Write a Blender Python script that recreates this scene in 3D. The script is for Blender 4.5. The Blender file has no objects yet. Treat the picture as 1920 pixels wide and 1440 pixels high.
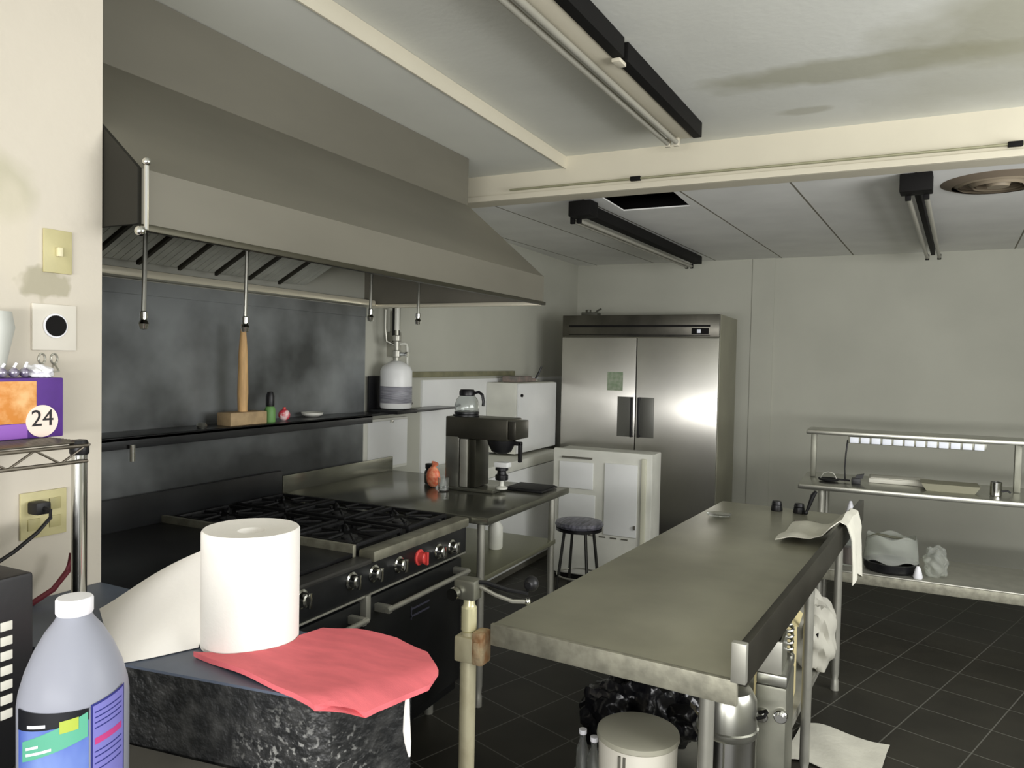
import bpy, bmesh, math, random
from mathutils import Vector, Matrix
random.seed(7)
PI = math.pi
COL = bpy.context.scene.collection
scene = bpy.context.scene

# ---------------------------------------------------------------- camera
cd = bpy.data.cameras.new('camera')
cam = bpy.data.objects.new('camera', cd)
COL.objects.link(cam)
cd.sensor_width = 36.0
cd.lens = 1412.0 / 1920.0 * 36.0
cd.clip_start = 0.02
Rm = Matrix(((0.8970185, -0.03184004, 0.44084466),
             (0.44153299, 0.01905898, -0.89704257),
             (0.02015982, 0.99931125, 0.03115468)))
cam.matrix_world = Matrix.Translation((0, 0, 1.65)) @ Rm.to_4x4()
scene.camera = cam

# ---------------------------------------------------------------- view, world, lights
scene.view_settings.view_transform = 'Standard'
scene.view_settings.look = 'None'
scene.view_settings.gamma = 1.0
scene.view_settings.use_curve_mapping = False
scene.view_settings.exposure = -0.08
w = bpy.data.worlds.new('world'); scene.world = w
w.use_nodes = True
w.node_tree.nodes['Background'].inputs[0].default_value = (0.98, 0.99, 0.97, 1)
w.node_tree.nodes['Background'].inputs[1].default_value = 0.92

def area_light(name, loc, target, sx, sy, power, color):
    l = bpy.data.lights.new(name, 'AREA'); l.shape = 'RECTANGLE'
    l.size = sx; l.size_y = sy; l.energy = power; l.color = color
    o = bpy.data.objects.new(name, l); COL.objects.link(o)
    o.location = loc
    d = Vector(target) - Vector(loc)
    o.rotation_euler = d.to_track_quat('-Z', 'Y').to_euler()
    return o
# daylight from the unseen open side behind the photographer, aimed up as ceiling fill
area_light('daylight', (0.4, -2.6, 1.35), (-0.8, 4, 2.5), 4.2, 0.32, 185, (1.0, 0.985, 0.985))
area_light('fill_side', (2.65, 3.3, 1.85), (-1.2, 4.6, 2.65), 4.4, 1.2, 195, (0.99, 0.99, 1.0))  # added unseen fill lamp before the right wall, aimed up at the ceiling
# the flash of the phone
fl = bpy.data.lights.new('flash', 'POINT'); fl.energy = 10; fl.shadow_soft_size = 0.006; fl.color = (1.0, 0.975, 0.93)
fo = bpy.data.objects.new('flash', fl); COL.objects.link(fo); fo.location = (-0.030, -0.01, 1.66)

# ---------------------------------------------------------------- materials
def lin(c):
    c = c / 255.0
    return c / 12.92 if c <= 0.04045 else ((c + 0.055) / 1.055) ** 2.4
def L(r, g, b): return (lin(r), lin(g), lin(b), 1)
MC = {}
def mat(name, rgb, rough=0.6, metal=0.0, var=0.0, vscale=4.0, vstretch=(1, 1, 1), bump=0.0, bscale=60.0,
        rgb2=None, lo=0.35, hi=0.65, trans=0.0, ior=1.45, alpha=1.0, coat=0.0, aniso=0.0, spec=0.5, sss=0.0, detail=4.0, tangent=None):
    if name in MC: return MC[name]
    m = bpy.data.materials.new(name); m.use_nodes = True; MC[name] = m
    nt = m.node_tree; b = nt.nodes['Principled BSDF']
    c = L(*rgb)
    b.inputs['Base Color'].default_value = c
    b.inputs['Roughness'].default_value = rough
    b.inputs['Metallic'].default_value = metal
    b.inputs['IOR'].default_value = ior
    b.inputs['Transmission Weight'].default_value = trans
    b.inputs['Alpha'].default_value = alpha
    b.inputs['Coat Weight'].default_value = coat
    b.inputs['Specular IOR Level'].default_value = spec
    b.inputs['Anisotropic'].default_value = aniso
    if sss:
        b.inputs['Subsurface Weight'].default_value = sss
        b.inputs['Subsurface Radius'].default_value = (0.02, 0.02, 0.02)
    tc = nt.nodes.new('ShaderNodeTexCoord')
    mp = nt.nodes.new('ShaderNodeMapping'); mp.inputs['Scale'].default_value = vstretch
    nt.links.new(tc.outputs['Object'], mp.inputs['Vector'])
    if var > 0 or rgb2:
        n = nt.nodes.new('ShaderNodeTexNoise'); n.inputs['Scale'].default_value = vscale; n.inputs['Detail'].default_value = detail
        nt.links.new(mp.outputs[0], n.inputs['Vector'])
        r = nt.nodes.new('ShaderNodeValToRGB')
        r.color_ramp.elements[0].position = lo; r.color_ramp.elements[1].position = hi
        if rgb2:
            r.color_ramp.elements[0].color = c; r.color_ramp.elements[1].color = L(*rgb2)
        else:
            r.color_ramp.elements[0].color = tuple(max(0, x * (1 - var)) for x in c[:3]) + (1,)
            r.color_ramp.elements[1].color = tuple(min(1, x * (1 + var)) for x in c[:3]) + (1,)
        nt.links.new(n.outputs['Fac'], r.inputs[0]); nt.links.new(r.outputs[0], b.inputs['Base Color'])
    if bump > 0:
        n2 = nt.nodes.new('ShaderNodeTexNoise'); n2.inputs['Scale'].default_value = bscale
        nt.links.new(mp.outputs[0], n2.inputs['Vector'])
        bp = nt.nodes.new('ShaderNodeBump'); bp.inputs['Strength'].default_value = bump; bp.inputs['Distance'].default_value = 0.01
        nt.links.new(n2.outputs['Fac'], bp.inputs['Height']); nt.links.new(bp.outputs[0], b.inputs['Normal'])
    if tangent:
        tg = nt.nodes.new('ShaderNodeCombineXYZ'); tg.inputs[0].default_value = 1.0
        nt.links.new(tg.outputs[0], b.inputs['Tangent'])
    return m

def blob_mask(nt, coord, centre, size, axes, scale=6.0, distort=0.25, soft=0.06):
    """soft irregular ellipse in object space: returns a 0..1 socket"""
    sub = nt.nodes.new('ShaderNodeVectorMath'); sub.operation = 'SUBTRACT'; sub.inputs[1].default_value = centre
    nt.links.new(coord, sub.inputs[0])
    dv = nt.nodes.new('ShaderNodeVectorMath'); dv.operation = 'MULTIPLY'
    dv.inputs[1].default_value = tuple(1.0 / size[i] if axes[i] else 0.0 for i in range(3))
    nt.links.new(sub.outputs[0], dv.inputs[0])
    ln = nt.nodes.new('ShaderNodeVectorMath'); ln.operation = 'LENGTH'; nt.links.new(dv.outputs[0], ln.inputs[0])
    n = nt.nodes.new('ShaderNodeTexNoise'); n.inputs['Scale'].default_value = scale; nt.links.new(coord, n.inputs['Vector'])
    a = nt.nodes.new('ShaderNodeMath'); a.operation = 'MULTIPLY_ADD'; a.inputs[1].default_value = distort * 4; a.inputs[2].default_value = -distort * 2
    nt.links.new(n.outputs['Fac'], a.inputs[0])
    s = nt.nodes.new('ShaderNodeMath'); s.operation = 'ADD'; nt.links.new(ln.outputs['Value'], s.inputs[0]); nt.links.new(a.outputs[0], s.inputs[1])
    mr = nt.nodes.new('ShaderNodeMapRange'); mr.inputs['From Min'].default_value = 1 + soft; mr.inputs['From Max'].default_value = 1 - soft
    nt.links.new(s.outputs[0], mr.inputs['Value'])
    return mr.outputs['Result']

def stain_mat(name, rgb, stains, rough=0.85, var=0.05, vscale=1.5):
    m = mat(name, rgb, rough, var=var, vscale=vscale, bump=0.08, bscale=35)
    nt = m.node_tree; b = nt.nodes['Principled BSDF']
    src = b.inputs['Base Color'].links[0].from_socket
    tc = [n for n in nt.nodes if n.type == 'TEX_COORD'][0].outputs['Object']
    for centre, size, axes, col, k, sc, dist, soft in stains:
        f = blob_mask(nt, tc, centre, size, axes, sc, dist, soft)
        mu = nt.nodes.new('ShaderNodeMath'); mu.operation = 'MULTIPLY'; mu.inputs[1].default_value = k; nt.links.new(f, mu.inputs[0])
        mx = nt.nodes.new('ShaderNodeMix'); mx.data_type = 'RGBA'
        nt.links.new(mu.outputs[0], mx.inputs[0]); nt.links.new(src, mx.inputs[6]); mx.inputs[7].default_value = L(*col)
        src = mx.outputs[2]
    nt.links.new(src, b.inputs['Base Color'])
    return m

M_wall = mat('painted wall', (178, 178, 165), 0.85, var=0.05, vscale=1.2, bump=0.05, bscale=30)
M_lwall = stain_mat('near painted wall', (202, 195, 180), [
    ((-1.82, 1.135, 1.812), (1, 0.055, 0.038), (0, 1, 1), (168, 162, 140), 0.9, 24, 0.3, 0.12),
    ((-1.82, 1.03, 2.03), (1, 0.09, 0.07), (0, 1, 1), (182, 178, 152), 0.7, 9, 0.3, 0.3),
    ((-1.82, 1.06, 1.93), (1, 0.04, 0.12), (0, 1, 1), (212, 204, 184), 0.5, 9, 0.3, 0.3)])
M_ceil = stain_mat('ceiling paint', (204, 205, 196), [
    ((-0.15, 3.42, 2.88), (0.60, 0.13, 1), (1, 1, 0), (150, 148, 122), 0.62, 5, 0.25, 0.25),
    ((0.45, 3.25, 2.88), (0.42, 0.36, 1), (1, 1, 0), (146, 143, 116), 0.62, 4, 0.22, 0.3),
    ((-0.38, 3.90, 2.88), (0.12, 0.05, 1), (1, 1, 0), (160, 158, 138), 0.5, 8, 0.25, 0.3),
    ((0.30, 3.75, 2.88), (0.35, 0.35, 1), (1, 1, 0), (172, 170, 148), 0.4, 3, 0.3, 0.5)])
M_cream = mat('cream beam paint', (200, 194, 174), 0.75, var=0.03, vscale=2, bump=0.04)
M_soffit = mat('soffit paint', (208, 209, 200), 0.85, var=0.03, vscale=2)
M_hood = mat('brushed hood steel', (118, 115, 103), 0.5, 0.3, var=0.08, vscale=3, vstretch=(1, .3, 1), bump=0.02, bscale=8)
M_hoodin = mat('hood inner steel', (120, 118, 104), 0.45, 0.7, var=0.12, vscale=4)
M_filter = mat('baffle filter', (196, 198, 188), 0.5, 0.2, var=0.1, vscale=12)
M_back = mat('dark steel backsplash', (146, 150, 150), 0.36, 0.4, var=0.35, vscale=2.2, rgb2=(76, 78, 77), lo=0.35, hi=0.7)
def darken(m, centre, size, rgb, k):
    nt = m.node_tree; b = nt.nodes['Principled BSDF']; src = b.inputs['Base Color'].links[0].from_socket
    tc = [n for n in nt.nodes if n.type == 'TEX_COORD'][0].outputs['Object']
    f = blob_mask(nt, tc, centre, size, (0, 1, 1), 4, 0.3, 0.5)
    mu = nt.nodes.new('ShaderNodeMath'); mu.operation = 'MULTIPLY'; mu.inputs[1].default_value = k; nt.links.new(f, mu.inputs[0])
    mx = nt.nodes.new('ShaderNodeMix'); mx.data_type = 'RGBA'; nt.links.new(mu.outputs[0], mx.inputs[0]); nt.links.new(src, mx.inputs[6]); mx.inputs[7].default_value = L(*rgb)
    nt.links.new(mx.outputs[2], b.inputs['Base Color'])
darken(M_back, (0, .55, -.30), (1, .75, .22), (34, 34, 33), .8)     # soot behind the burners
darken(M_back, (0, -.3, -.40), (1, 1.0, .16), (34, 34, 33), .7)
M_black = mat('black enamel', (26, 27, 28), 0.32, 0.0, var=0.3, vscale=5, bump=0.03, bscale=20)
M_iron = mat('cast iron', (30, 30, 31), 0.55, 0.3, bump=0.2, bscale=80)
M_steel = mat('stainless steel', (170, 170, 160), 0.28, 0.9, var=0.08, vscale=5)
M_counter = mat('counter steel', (128, 128, 116), 0.2, 0.8, var=0.12, vscale=4)
M_tabletop = mat('worn table steel', (182, 180, 160), 0.30, 0.6, var=0.14, vscale=2.6, rgb2=(160, 158, 140), bump=0.02, bscale=12)
M_apron = mat('galvanized edge', (150, 148, 132), 0.5, 0.5, var=0.2, vscale=26, bump=0.05, bscale=60)
M_galv = mat('grey metal leg', (172, 171, 160), 0.4, 0.6, var=0.08, vscale=12)
M_chrome = mat('chrome', (215, 215, 210), 0.14, 1.0)
M_fridge = mat('brushed refrigerator steel', (196, 194, 186), 0.30, 0.95, var=0.05, vscale=3, aniso=0.9, tangent='X')
M_fridgeside = mat('refrigerator side steel', (140, 138, 120), 0.5, 0.2, var=0.06, vscale=3)
M_fridgetop = mat('dark louvre panel', (92, 90, 82), 0.3, 0.85, var=0.2, vscale=5)
M_white = mat('white enamel', (228, 229, 226), 0.35, var=0.03, vscale=3)
M_white2 = mat('aged white plastic', (214, 214, 203), 0.45, var=0.06, vscale=5)
M_beige = mat('almond plastic', (188, 180, 134), 0.5, var=0.05, vscale=20)
M_platew = mat('pale wall plate', (216, 211, 198), 0.5)
M_paper = mat('white paper towel', (236, 233, 226), 0.9, var=0.02, vscale=8, bump=0.06, bscale=140)
M_red = mat('red cloth', (212, 104, 110), 0.85, var=0.10, vscale=9, bump=0.12, bscale=220, vstretch=(1, 3, 1))
M_speck = mat('blackened speckled sheet', (30, 31, 31), 0.45, 0.0, rgb2=(76, 76, 74), lo=0.46, hi=0.90, vscale=24, bump=0.5, bscale=70, detail=12)
def add_specks(m, centre, size, rgb):
    nt = m.node_tree; b = nt.nodes['Principled BSDF']; src = b.inputs['Base Color'].links[0].from_socket
    tc = [n for n in nt.nodes if n.type == 'TEX_COORD'][0].outputs['Object']
    f = blob_mask(nt, tc, centre, size, (1, 1, 1), 9, 0.3, 0.5)
    n = nt.nodes.new('ShaderNodeTexNoise'); n.inputs['Scale'].default_value = 95; n.inputs['Detail'].default_value = 3; nt.links.new(tc, n.inputs['Vector'])
    mr = nt.nodes.new('ShaderNodeMapRange'); mr.inputs['From Min'].default_value = .56; mr.inputs['From Max'].default_value = .66; nt.links.new(n.outputs['Fac'], mr.inputs['Value'])
    mu = nt.nodes.new('ShaderNodeMath'); mu.operation = 'MULTIPLY'; nt.links.new(f, mu.inputs[0]); nt.links.new(mr.outputs['Result'], mu.inputs[1])
    mx = nt.nodes.new('ShaderNodeMix'); mx.data_type = 'RGBA'; nt.links.new(mu.outputs[0], mx.inputs[0]); nt.links.new(src, mx.inputs[6]); mx.inputs[7].default_value = L(*rgb)
    nt.links.new(mx.outputs[2], b.inputs['Base Color'])
add_specks(M_speck, (.44, -.10, .90), (.10, .10, .10), (140, 140, 136))
M_slate = mat('blue grey counter', (84, 92, 106), 0.45, var=0.15, vscale=7)
M_dark = mat('dark worktop', (58, 58, 57), 0.5, var=0.2, vscale=7)
M_blackpl = mat('black plastic', (20, 20, 22), 0.4, bump=0.02)
M_bag = mat('black bin liner', (18, 18, 21), 0.22, bump=0.5, bscale=22)
M_jug = mat('milky jug plastic', (162, 165, 176), 0.32, trans=0.2, ior=1.2)
M_cap = mat('white cap', (240, 240, 244), 0.4)
M_glass = mat('clear glass', (235, 238, 236), 0.05, trans=0.95, ior=1.45)
M_film = mat('clear wrap', (225, 228, 220), 0.25, trans=0.75, ior=1.1)
M_wood = mat('pale wood', (212, 172, 118), 0.6, var=0.15, vscale=16, vstretch=(4, 4, .6))
M_wood2 = mat('light wood block', (172, 148, 112), 0.65, var=0.15, vscale=20)
M_rust = mat('rusty clamp', (150, 112, 76), 0.75, 0.2, rgb2=(178, 160, 128), vscale=26, bump=0.4, bscale=60)
M_pipe = mat('worn pale shaft', (196, 190, 160), 0.5, 0.2, rgb2=(150, 138, 108), lo=0.5, hi=0.85, vscale=14, vstretch=(1, 1, .5), bump=0.08, bscale=30)
M_brass = mat('pale brass', (226, 220, 178), 0.3, 0.35)
M_cloth = mat('off white cloth', (206, 204, 190), 0.9, var=0.05, vscale=12, bump=0.15, bscale=60)
M_tube = mat('unlit tube', (150, 148, 136), 0.3, var=0.04, vscale=5)
M_fix = mat('black fixture', (15, 14, 13), 0.7, spec=.2)
M_seam = mat('seam', (96, 94, 84), 0.7)
M_brown = mat('brown diffuser', (138, 126, 106), 0.6)
M_purple = mat('purple card', (84, 44, 132), 0.5, var=0.1, vscale=20)
M_orange = mat('orange picture', (214, 138, 58), 0.5, rgb2=(240, 190, 130), vscale=34, detail=6)
M_lilac = mat('lilac print', (150, 96, 190), 0.5)
M_pink = mat('pale circle', (240, 222, 208), 0.5)
M_ink = mat('ink', (30, 28, 30), 0.6)
M_green = mat('green label', (104, 150, 84), 0.5)
M_redpl = mat('red plastic', (206, 70, 66), 0.4)
M_orangep = mat('orange red wrapper', (220, 96, 62), 0.45, rgb2=(238, 168, 130), vscale=50)
M_cord = mat('black cord', (16, 15, 15), 0.5)
M_blue = mat('label blue', (52, 76, 168), 0.4, rgb2=(124, 148, 204), vscale=9, vstretch=(1, 1, .4))
M_lblk = mat('label black', (18, 20, 26), 0.4)
M_teal = mat('label green', (92, 168, 140), 0.4)
M_yel = mat('label yellow', (168, 184, 74), 0.4)
M_lav = mat('label lavender', (122, 120, 190), 0.4)
M_lred = mat('label red', (186, 66, 128), 0.4)
M_lblue2 = mat('label dark blue', (48, 52, 120), 0.4)
M_lwhite = mat('label white', (232, 236, 244), 0.4)
M_stool = mat('stool vinyl', (132, 131, 144), 0.4, rgb2=(80, 80, 88), vscale=22, vstretch=(3, .5, 1))
M_yellowbag = mat('cream carton', (214, 200, 150), 0.6)
M_pinkish = mat('pinkish bundle', (150, 132, 124), 0.7, rgb2=(110, 106, 100), vscale=14)
M_gsteel = mat('dull machine steel', (124, 124, 112), 0.4, 0.6, var=0.15, vscale=9)
M_binlid = mat('bin lid', (176, 174, 156), 0.5)
M_bin = mat('cream bin plastic', (226, 222, 208), 0.45, var=0.03, vscale=6)
M_sticker = mat('green sticker', (122, 140, 112), 0.5, rgb2=(150, 158, 138), vscale=30)

def floor_material():
    m = mat('dark vinyl tile', (44, 42, 35), 0.55, var=0.25, vscale=2.2, bump=0.03, bscale=14)
    nt = m.node_tree; b = nt.nodes['Principled BSDF']
    src = b.inputs['Base Color'].links[0].from_socket
    tc = [n for n in nt.nodes if n.type == 'TEX_COORD'][0]
    mp = nt.nodes.new('ShaderNodeMapping'); mp.inputs['Rotation'].default_value = (0, 0, 0.35)
    nt.links.new(tc.outputs['Object'], mp.inputs[0])
    br = nt.nodes.new('ShaderNodeTexBrick'); br.offset = 0; br.inputs['Scale'].default_value = 1
    br.inputs['Brick Width'].default_value = 0.305; br.inputs['Row Height'].default_value = 0.305; br.inputs['Mortar Size'].default_value = 0.003
    nt.links.new(mp.outputs[0], br.inputs['Vector'])
    mx = nt.nodes.new('ShaderNodeMix'); mx.data_type = 'RGBA'
    nt.links.new(br.outputs['Fac'], mx.inputs[0]); nt.links.new(src, mx.inputs[6]); mx.inputs[7].default_value = L(96, 95, 88)
    nt.links.new(mx.outputs[2], b.inputs['Base Color'])
    return m
M_floor = floor_material()

def rear_ceiling_material():
    m = mat('ceiling panels', (230, 230, 225), 0.85, var=0.04, vscale=3)
    nt = m.node_tree; b = nt.nodes['Principled BSDF']
    src = b.inputs['Base Color'].links[0].from_socket
    tc = [n for n in nt.nodes if n.type == 'TEX_COORD'][0]
    mp = nt.nodes.new('ShaderNodeMapping'); mp.inputs['Rotation'].default_value = (0, 0, 0.072); mp.inputs['Location'].default_value = (0.195, 0, 0)
    nt.links.new(tc.outputs['Object'], mp.inputs[0])
    br = nt.nodes.new('ShaderNodeTexBrick'); br.offset = 0; br.inputs['Scale'].default_value = 1
    br.inputs['Brick Width'].default_value = 0.605; br.inputs['Row Height'].default_value = 40; br.inputs['Mortar Size'].default_value = 0.006
    nt.links.new(mp.outputs[0], br.inputs['Vector'])
    mx = nt.nodes.new('ShaderNodeMix'); mx.data_type = 'RGBA'
    nt.links.new(br.outputs['Fac'], mx.inputs[0]); nt.links.new(src, mx.inputs[6]); mx.inputs[7].default_value = L(120, 116, 100)
    nt.links.new(mx.outputs[2], b.inputs['Base Color'])
    return m
M_rceil = rear_ceiling_material()

# ---------------------------------------------------------------- mesh helpers
class B:
    """collects shapes of one part into one bmesh"""
    def __init__(s): s.bm = bmesh.new()
    def _xf(s, vs, m):
        if m is not None:
            for v in vs: v.co = m @ v.co
    def box(s, a, b, bev=0.0, m=None, seg=2):
        t = bmesh.new()
        bmesh.ops.create_cube(t, size=1)
        for v in t.verts:
            v.co = Vector([(a[i] + b[i]) / 2 + v.co[i] * (b[i] - a[i]) for i in range(3)])
        if bev > 0:
            bmesh.ops.bevel(t, geom=t.edges[:], offset=min(bev, 0.45 * min(abs(b[i] - a[i]) for i in range(3))), segments=seg, affect='EDGES', profile=0.6)
        s._merge(t, m); return s
    def _merge(s, t, m=None):
        mp = {}
        for v in t.verts:
            mp[v] = s.bm.verts.new(m @ v.co if m is not None else v.co)
        for f in t.faces:
            try: s.bm.faces.new([mp[v] for v in f.verts])
            except ValueError: pass
        t.free()
    def lathe(s, prof, c=(0, 0, 0), seg=24, m=None, cap=True):
        t = bmesh.new(); rings = []
        for r, z in prof:
            if r < 1e-6: rings.append([t.verts.new((c[0], c[1], c[2] + z))])
            else: rings.append([t.verts.new((c[0] + r * math.cos(2 * PI * i / seg), c[1] + r * math.sin(2 * PI * i / seg), c[2] + z)) for i in range(seg)])
        for A, Bq in zip(rings[:-1], rings[1:]):
            for i in range(seg):
                j = (i + 1) % seg
                if len(A) == 1 and len(Bq) == 1: continue
                if len(A) == 1: t.faces.new([A[0], Bq[i], Bq[j]])
                elif len(Bq) == 1: t.faces.new([A[i], A[j], Bq[0]])
                else: t.faces.new([A[i], A[j], Bq[j], Bq[i]])
        if cap:
            if len(rings[0]) > 1: t.faces.new(rings[0][::-1])
            if len(rings[-1]) > 1: t.faces.new(rings[-1])
        s._merge(t, m); return s
    def cyl(s, p0, p1, r, r2=None, seg=16, bev=0.0):
        p0, p1 = Vector(p0), Vector(p1); d = p1 - p0; h = d.length
        q = d.to_track_quat('Z', 'Y').to_matrix().to_4x4()
        r2 = r if r2 is None else r2
        if bev: prof = [(r - bev, 0), (r, bev), (r2, h - bev), (r2 - bev, h)]
        else: prof = [(r, 0), (r2, h)]
        return s.lathe(prof, seg=seg, m=Matrix.Translation(p0) @ q)
    def tube(s, pts, r, seg=8):
        pts = [Vector(p) for p in pts]; t = bmesh.new(); rings = []
        up = Vector((0.12, 0.31, 0.94))
        for i, p in enumerate(pts):
            d = (pts[min(i + 1, len(pts) - 1)] - pts[max(i - 1, 0)]).normalized()
            a = d.cross(up)
            if a.length < 1e-3: a = d.cross(Vector((1, 0, 0)))
            a.normalize(); b = d.cross(a)
            rr = r[i] if isinstance(r, (list, tuple)) else r
            rings.append([t.verts.new(p + rr * (a * math.cos(2 * PI * k / seg) + b * math.sin(2 * PI * k / seg))) for k in range(seg)])
        for A, Bq in zip(rings[:-1], rings[1:]):
            for k in range(seg):
                j = (k + 1) % seg; t.faces.new([A[k], A[j], Bq[j], Bq[k]])
        t.faces.new(rings[0][::-1]); t.faces.new(rings[-1])
        s._merge(t); return s
    def prism(s, poly, d0, d1, axis='z', m=None):
        """poly (a,b) extruded: axis z -> (a,b,d); axis y -> (a,d,b); axis x -> (d,a,b)"""
        f = {'z': lambda a, b, d: (a, b, d), 'y': lambda a, b, d: (a, d, b), 'x': lambda a, b, d: (d, a, b)}[axis]
        t = bmesh.new()
        lo = [t.verts.new(f(a, b, d0)) for a, b in poly]; hi = [t.verts.new(f(a, b, d1)) for a, b in poly]
        n = len(poly)
        t.faces.new(lo[::-1]); t.faces.new(hi)
        for i in range(n):
            j = (i + 1) % n; t.faces.new([lo[i], lo[j], hi[j], hi[i]])
        s._merge(t, m); return s
    def grid(s, fn, nu, nv, thick=0.0):
        t = bmesh.new(); g = [[t.verts.new(fn(i / nu, j / nv)) for j in range(nv + 1)] for i in range(nu + 1)]
        for i in range(nu):
            for j in range(nv): t.faces.new([g[i][j], g[i + 1][j], g[i + 1][j + 1], g[i][j + 1]])
        if thick:
            bmesh.ops.recalc_face_normals(t, faces=t.faces[:])
            t.normal_update()
            g2 = [[t.verts.new(v.co + v.normal * thick) for v in row] for row in g]
            for i in range(nu):
                for j in range(nv): t.faces.new([g2[i][j], g2[i][j + 1], g2[i + 1][j + 1], g2[i + 1][j]])
            for i in range(nu):
                t.faces.new([g[i][0], g2[i][0], g2[i + 1][0], g[i + 1][0]]); t.faces.new([g[i][nv], g[i + 1][nv], g2[i + 1][nv], g2[i][nv]])
            for j in range(nv):
                t.faces.new([g[0][j], g[0][j + 1], g2[0][j + 1], g2[0][j]]); t.faces.new([g[nu][j], g2[nu][j], g2[nu][j + 1], g[nu][j + 1]])
        s._merge(t); return s
    def sphere(s, c, r, sc=(1, 1, 1), seg=16, m=None):
        t = bmesh.new(); bmesh.ops.create_uvsphere(t, u_segments=seg, v_segments=max(6, seg // 2), radius=r)
        for v in t.verts: v.co = Vector((v.co.x * sc[0] + c[0], v.co.y * sc[1] + c[1], v.co.z * sc[2] + c[2]))
        s._merge(t, m); return s
    def ob(s, name, m, parent=None, loc=(0, 0, 0), smooth=True, rz=0, bev=0, kind=None, label=None):
        bmesh.ops.recalc_face_normals(s.bm, faces=s.bm.faces[:])
        me = bpy.data.meshes.new(name); s.bm.to_mesh(me); s.bm.free()
        me.materials.append(m)
        if smooth:
            for p in me.polygons: p.use_smooth = True
            try: me.set_sharp_from_angle(angle=math.radians(38))
            except Exception: pass
        o = bpy.data.objects.new(name, me); COL.objects.link(o)
        o.location = loc; o.rotation_euler = (0, 0, rz)
        if parent: o.parent = parent
        if kind: o['kind'] = kind
        if label: o['label'] = label
        return o

def tag(o, label, cat, group=None):
    o['label'] = label; o['category'] = cat
    if group: o['group'] = group
    return o
def thing(name, label, cat, loc=(0, 0, 0), rz=0, group=None):
    o = bpy.data.objects.new(name, None); COL.objects.link(o)
    o.location = loc; o.rotation_euler = (0, 0, rz); o.empty_display_size = 0.05
    return tag(o, label, cat, group)
def copy_tree(o, parent=None):
    c = o.copy(); COL.objects.link(c)
    if parent: c.parent = parent
    for ch in list(o.children): copy_tree(ch, c)
    return c
def struct(o): o['kind'] = 'structure'; return o

# ================================================================ THE SETTING
WX = -2.90      # recessed left wall
BY = 7.42       # back wall
struct(B().box((-3.2, -1.2, -0.10), (2.9, 7.6, 0)).ob('floor', M_floor, smooth=False))
struct(B().box((-3.2, -1.2, 2.88), (2.9, 4.22, 2.98)).ob('ceiling', M_ceil, smooth=False))
# lower strip of ceiling above the hood
struct(B().box((-3.1, -1.2, 2.81), (-1.75, 4.22, 2.879)).ob('trim_1', M_soffit, smooth=False))
struct(B().box((-1.75, -1.2, 2.806), (-1.742, 4.22, 2.879)).ob('trim_2', M_cream, smooth=False))
# cross beam with its lower ledge
struct(B().box((-3.1, 4.22, 2.648), (2.9, 4.36, 2.98)).box((-3.1, 4.203, 2.648), (2.9, 4.22, 2.682), 0.003).ob('trim_3', M_cream, smooth=False))
# rear ceiling with one missing panel
hx0, hx1, hy1 = -1.57, -1.13, 4.82
rc = B()
for a, b in (((-3.1, 4.36), (hx0, 7.52)), ((hx1, 4.36), (2.9, 7.52)), ((hx0, hy1), (hx1, 7.52))):
    rc.box((a[0], a[1], 2.655), (b[0], b[1], 2.663))
struct(rc.ob('ceiling.001', M_rceil, smooth=False))
struct(B().box((-2.2, 4.37, 2.90), (-0.4, 5.6, 2.93)).box((-2.2, 4.37, 2.664), (-2.17, 5.6, 2.9)).box((-.43, 4.37, 2.664), (-.4, 5.6, 2.9)).box((-2.2, 5.57, 2.664), (-.4, 5.6, 2.9)).ob('trim_4', M_fix, smooth=False))
struct(B().box((-3.1, BY, 0), (2.9, BY + 0.12, 2.655)).ob('wall_back', M_wall, smooth=False))
struct(B().box((WX - 0.12, 1.285, 0), (WX, BY, 2.81)).ob('wall_left', M_wall, smooth=False))
struct(B().box((-1.94, -1.2, 0), (-1.82, 1.285, 2.81)).box((-3.02, 1.165, 0), (-1.94, 1.285, 2.81)).ob('wall_left.001', M_lwall, smooth=False))
struct(B().box((2.78, -1.2, 0), (2.9, BY, 2.655)).ob('wall_right', M_wall, smooth=False))
# vertical pilaster beside the refrigerator, on the back wall
struct(B().box((-1.13, BY - 0.012, 0), (-0.93, BY, 2.655)).ob('trim_5', M_wall, smooth=False))
struct(B().box((WX, 4.45, 0.0), (WX + 0.015, 7.2, 1.50)).ob('trim_6', M_white, smooth=False))
struct(B().box((WX, 4.20, 1.52), (WX + 0.03, 5.9, 1.56), .004).ob('trim_7', mat('dull rail', (120, 118, 92), .6, var=.2, vscale=9)))
# conduit clipped under the beam
o = thing('electrical_conduit', 'thin grey conduit running along the cream ceiling beam', 'conduit', (0, 4.19, 2.69))
B().tube([(-2.1 + i * 0.46, 0, 0.012) for i in range(11)], 0.007).ob('pipe', mat('conduit', (150, 148, 120), .5, .3), o)
for x in (-1.3, 0.52): B().box((x - .03, -0.012, 0.0), (x + .03, 0.012, 0.024), .003).ob('pipe_clip', M_fix, o)

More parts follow.
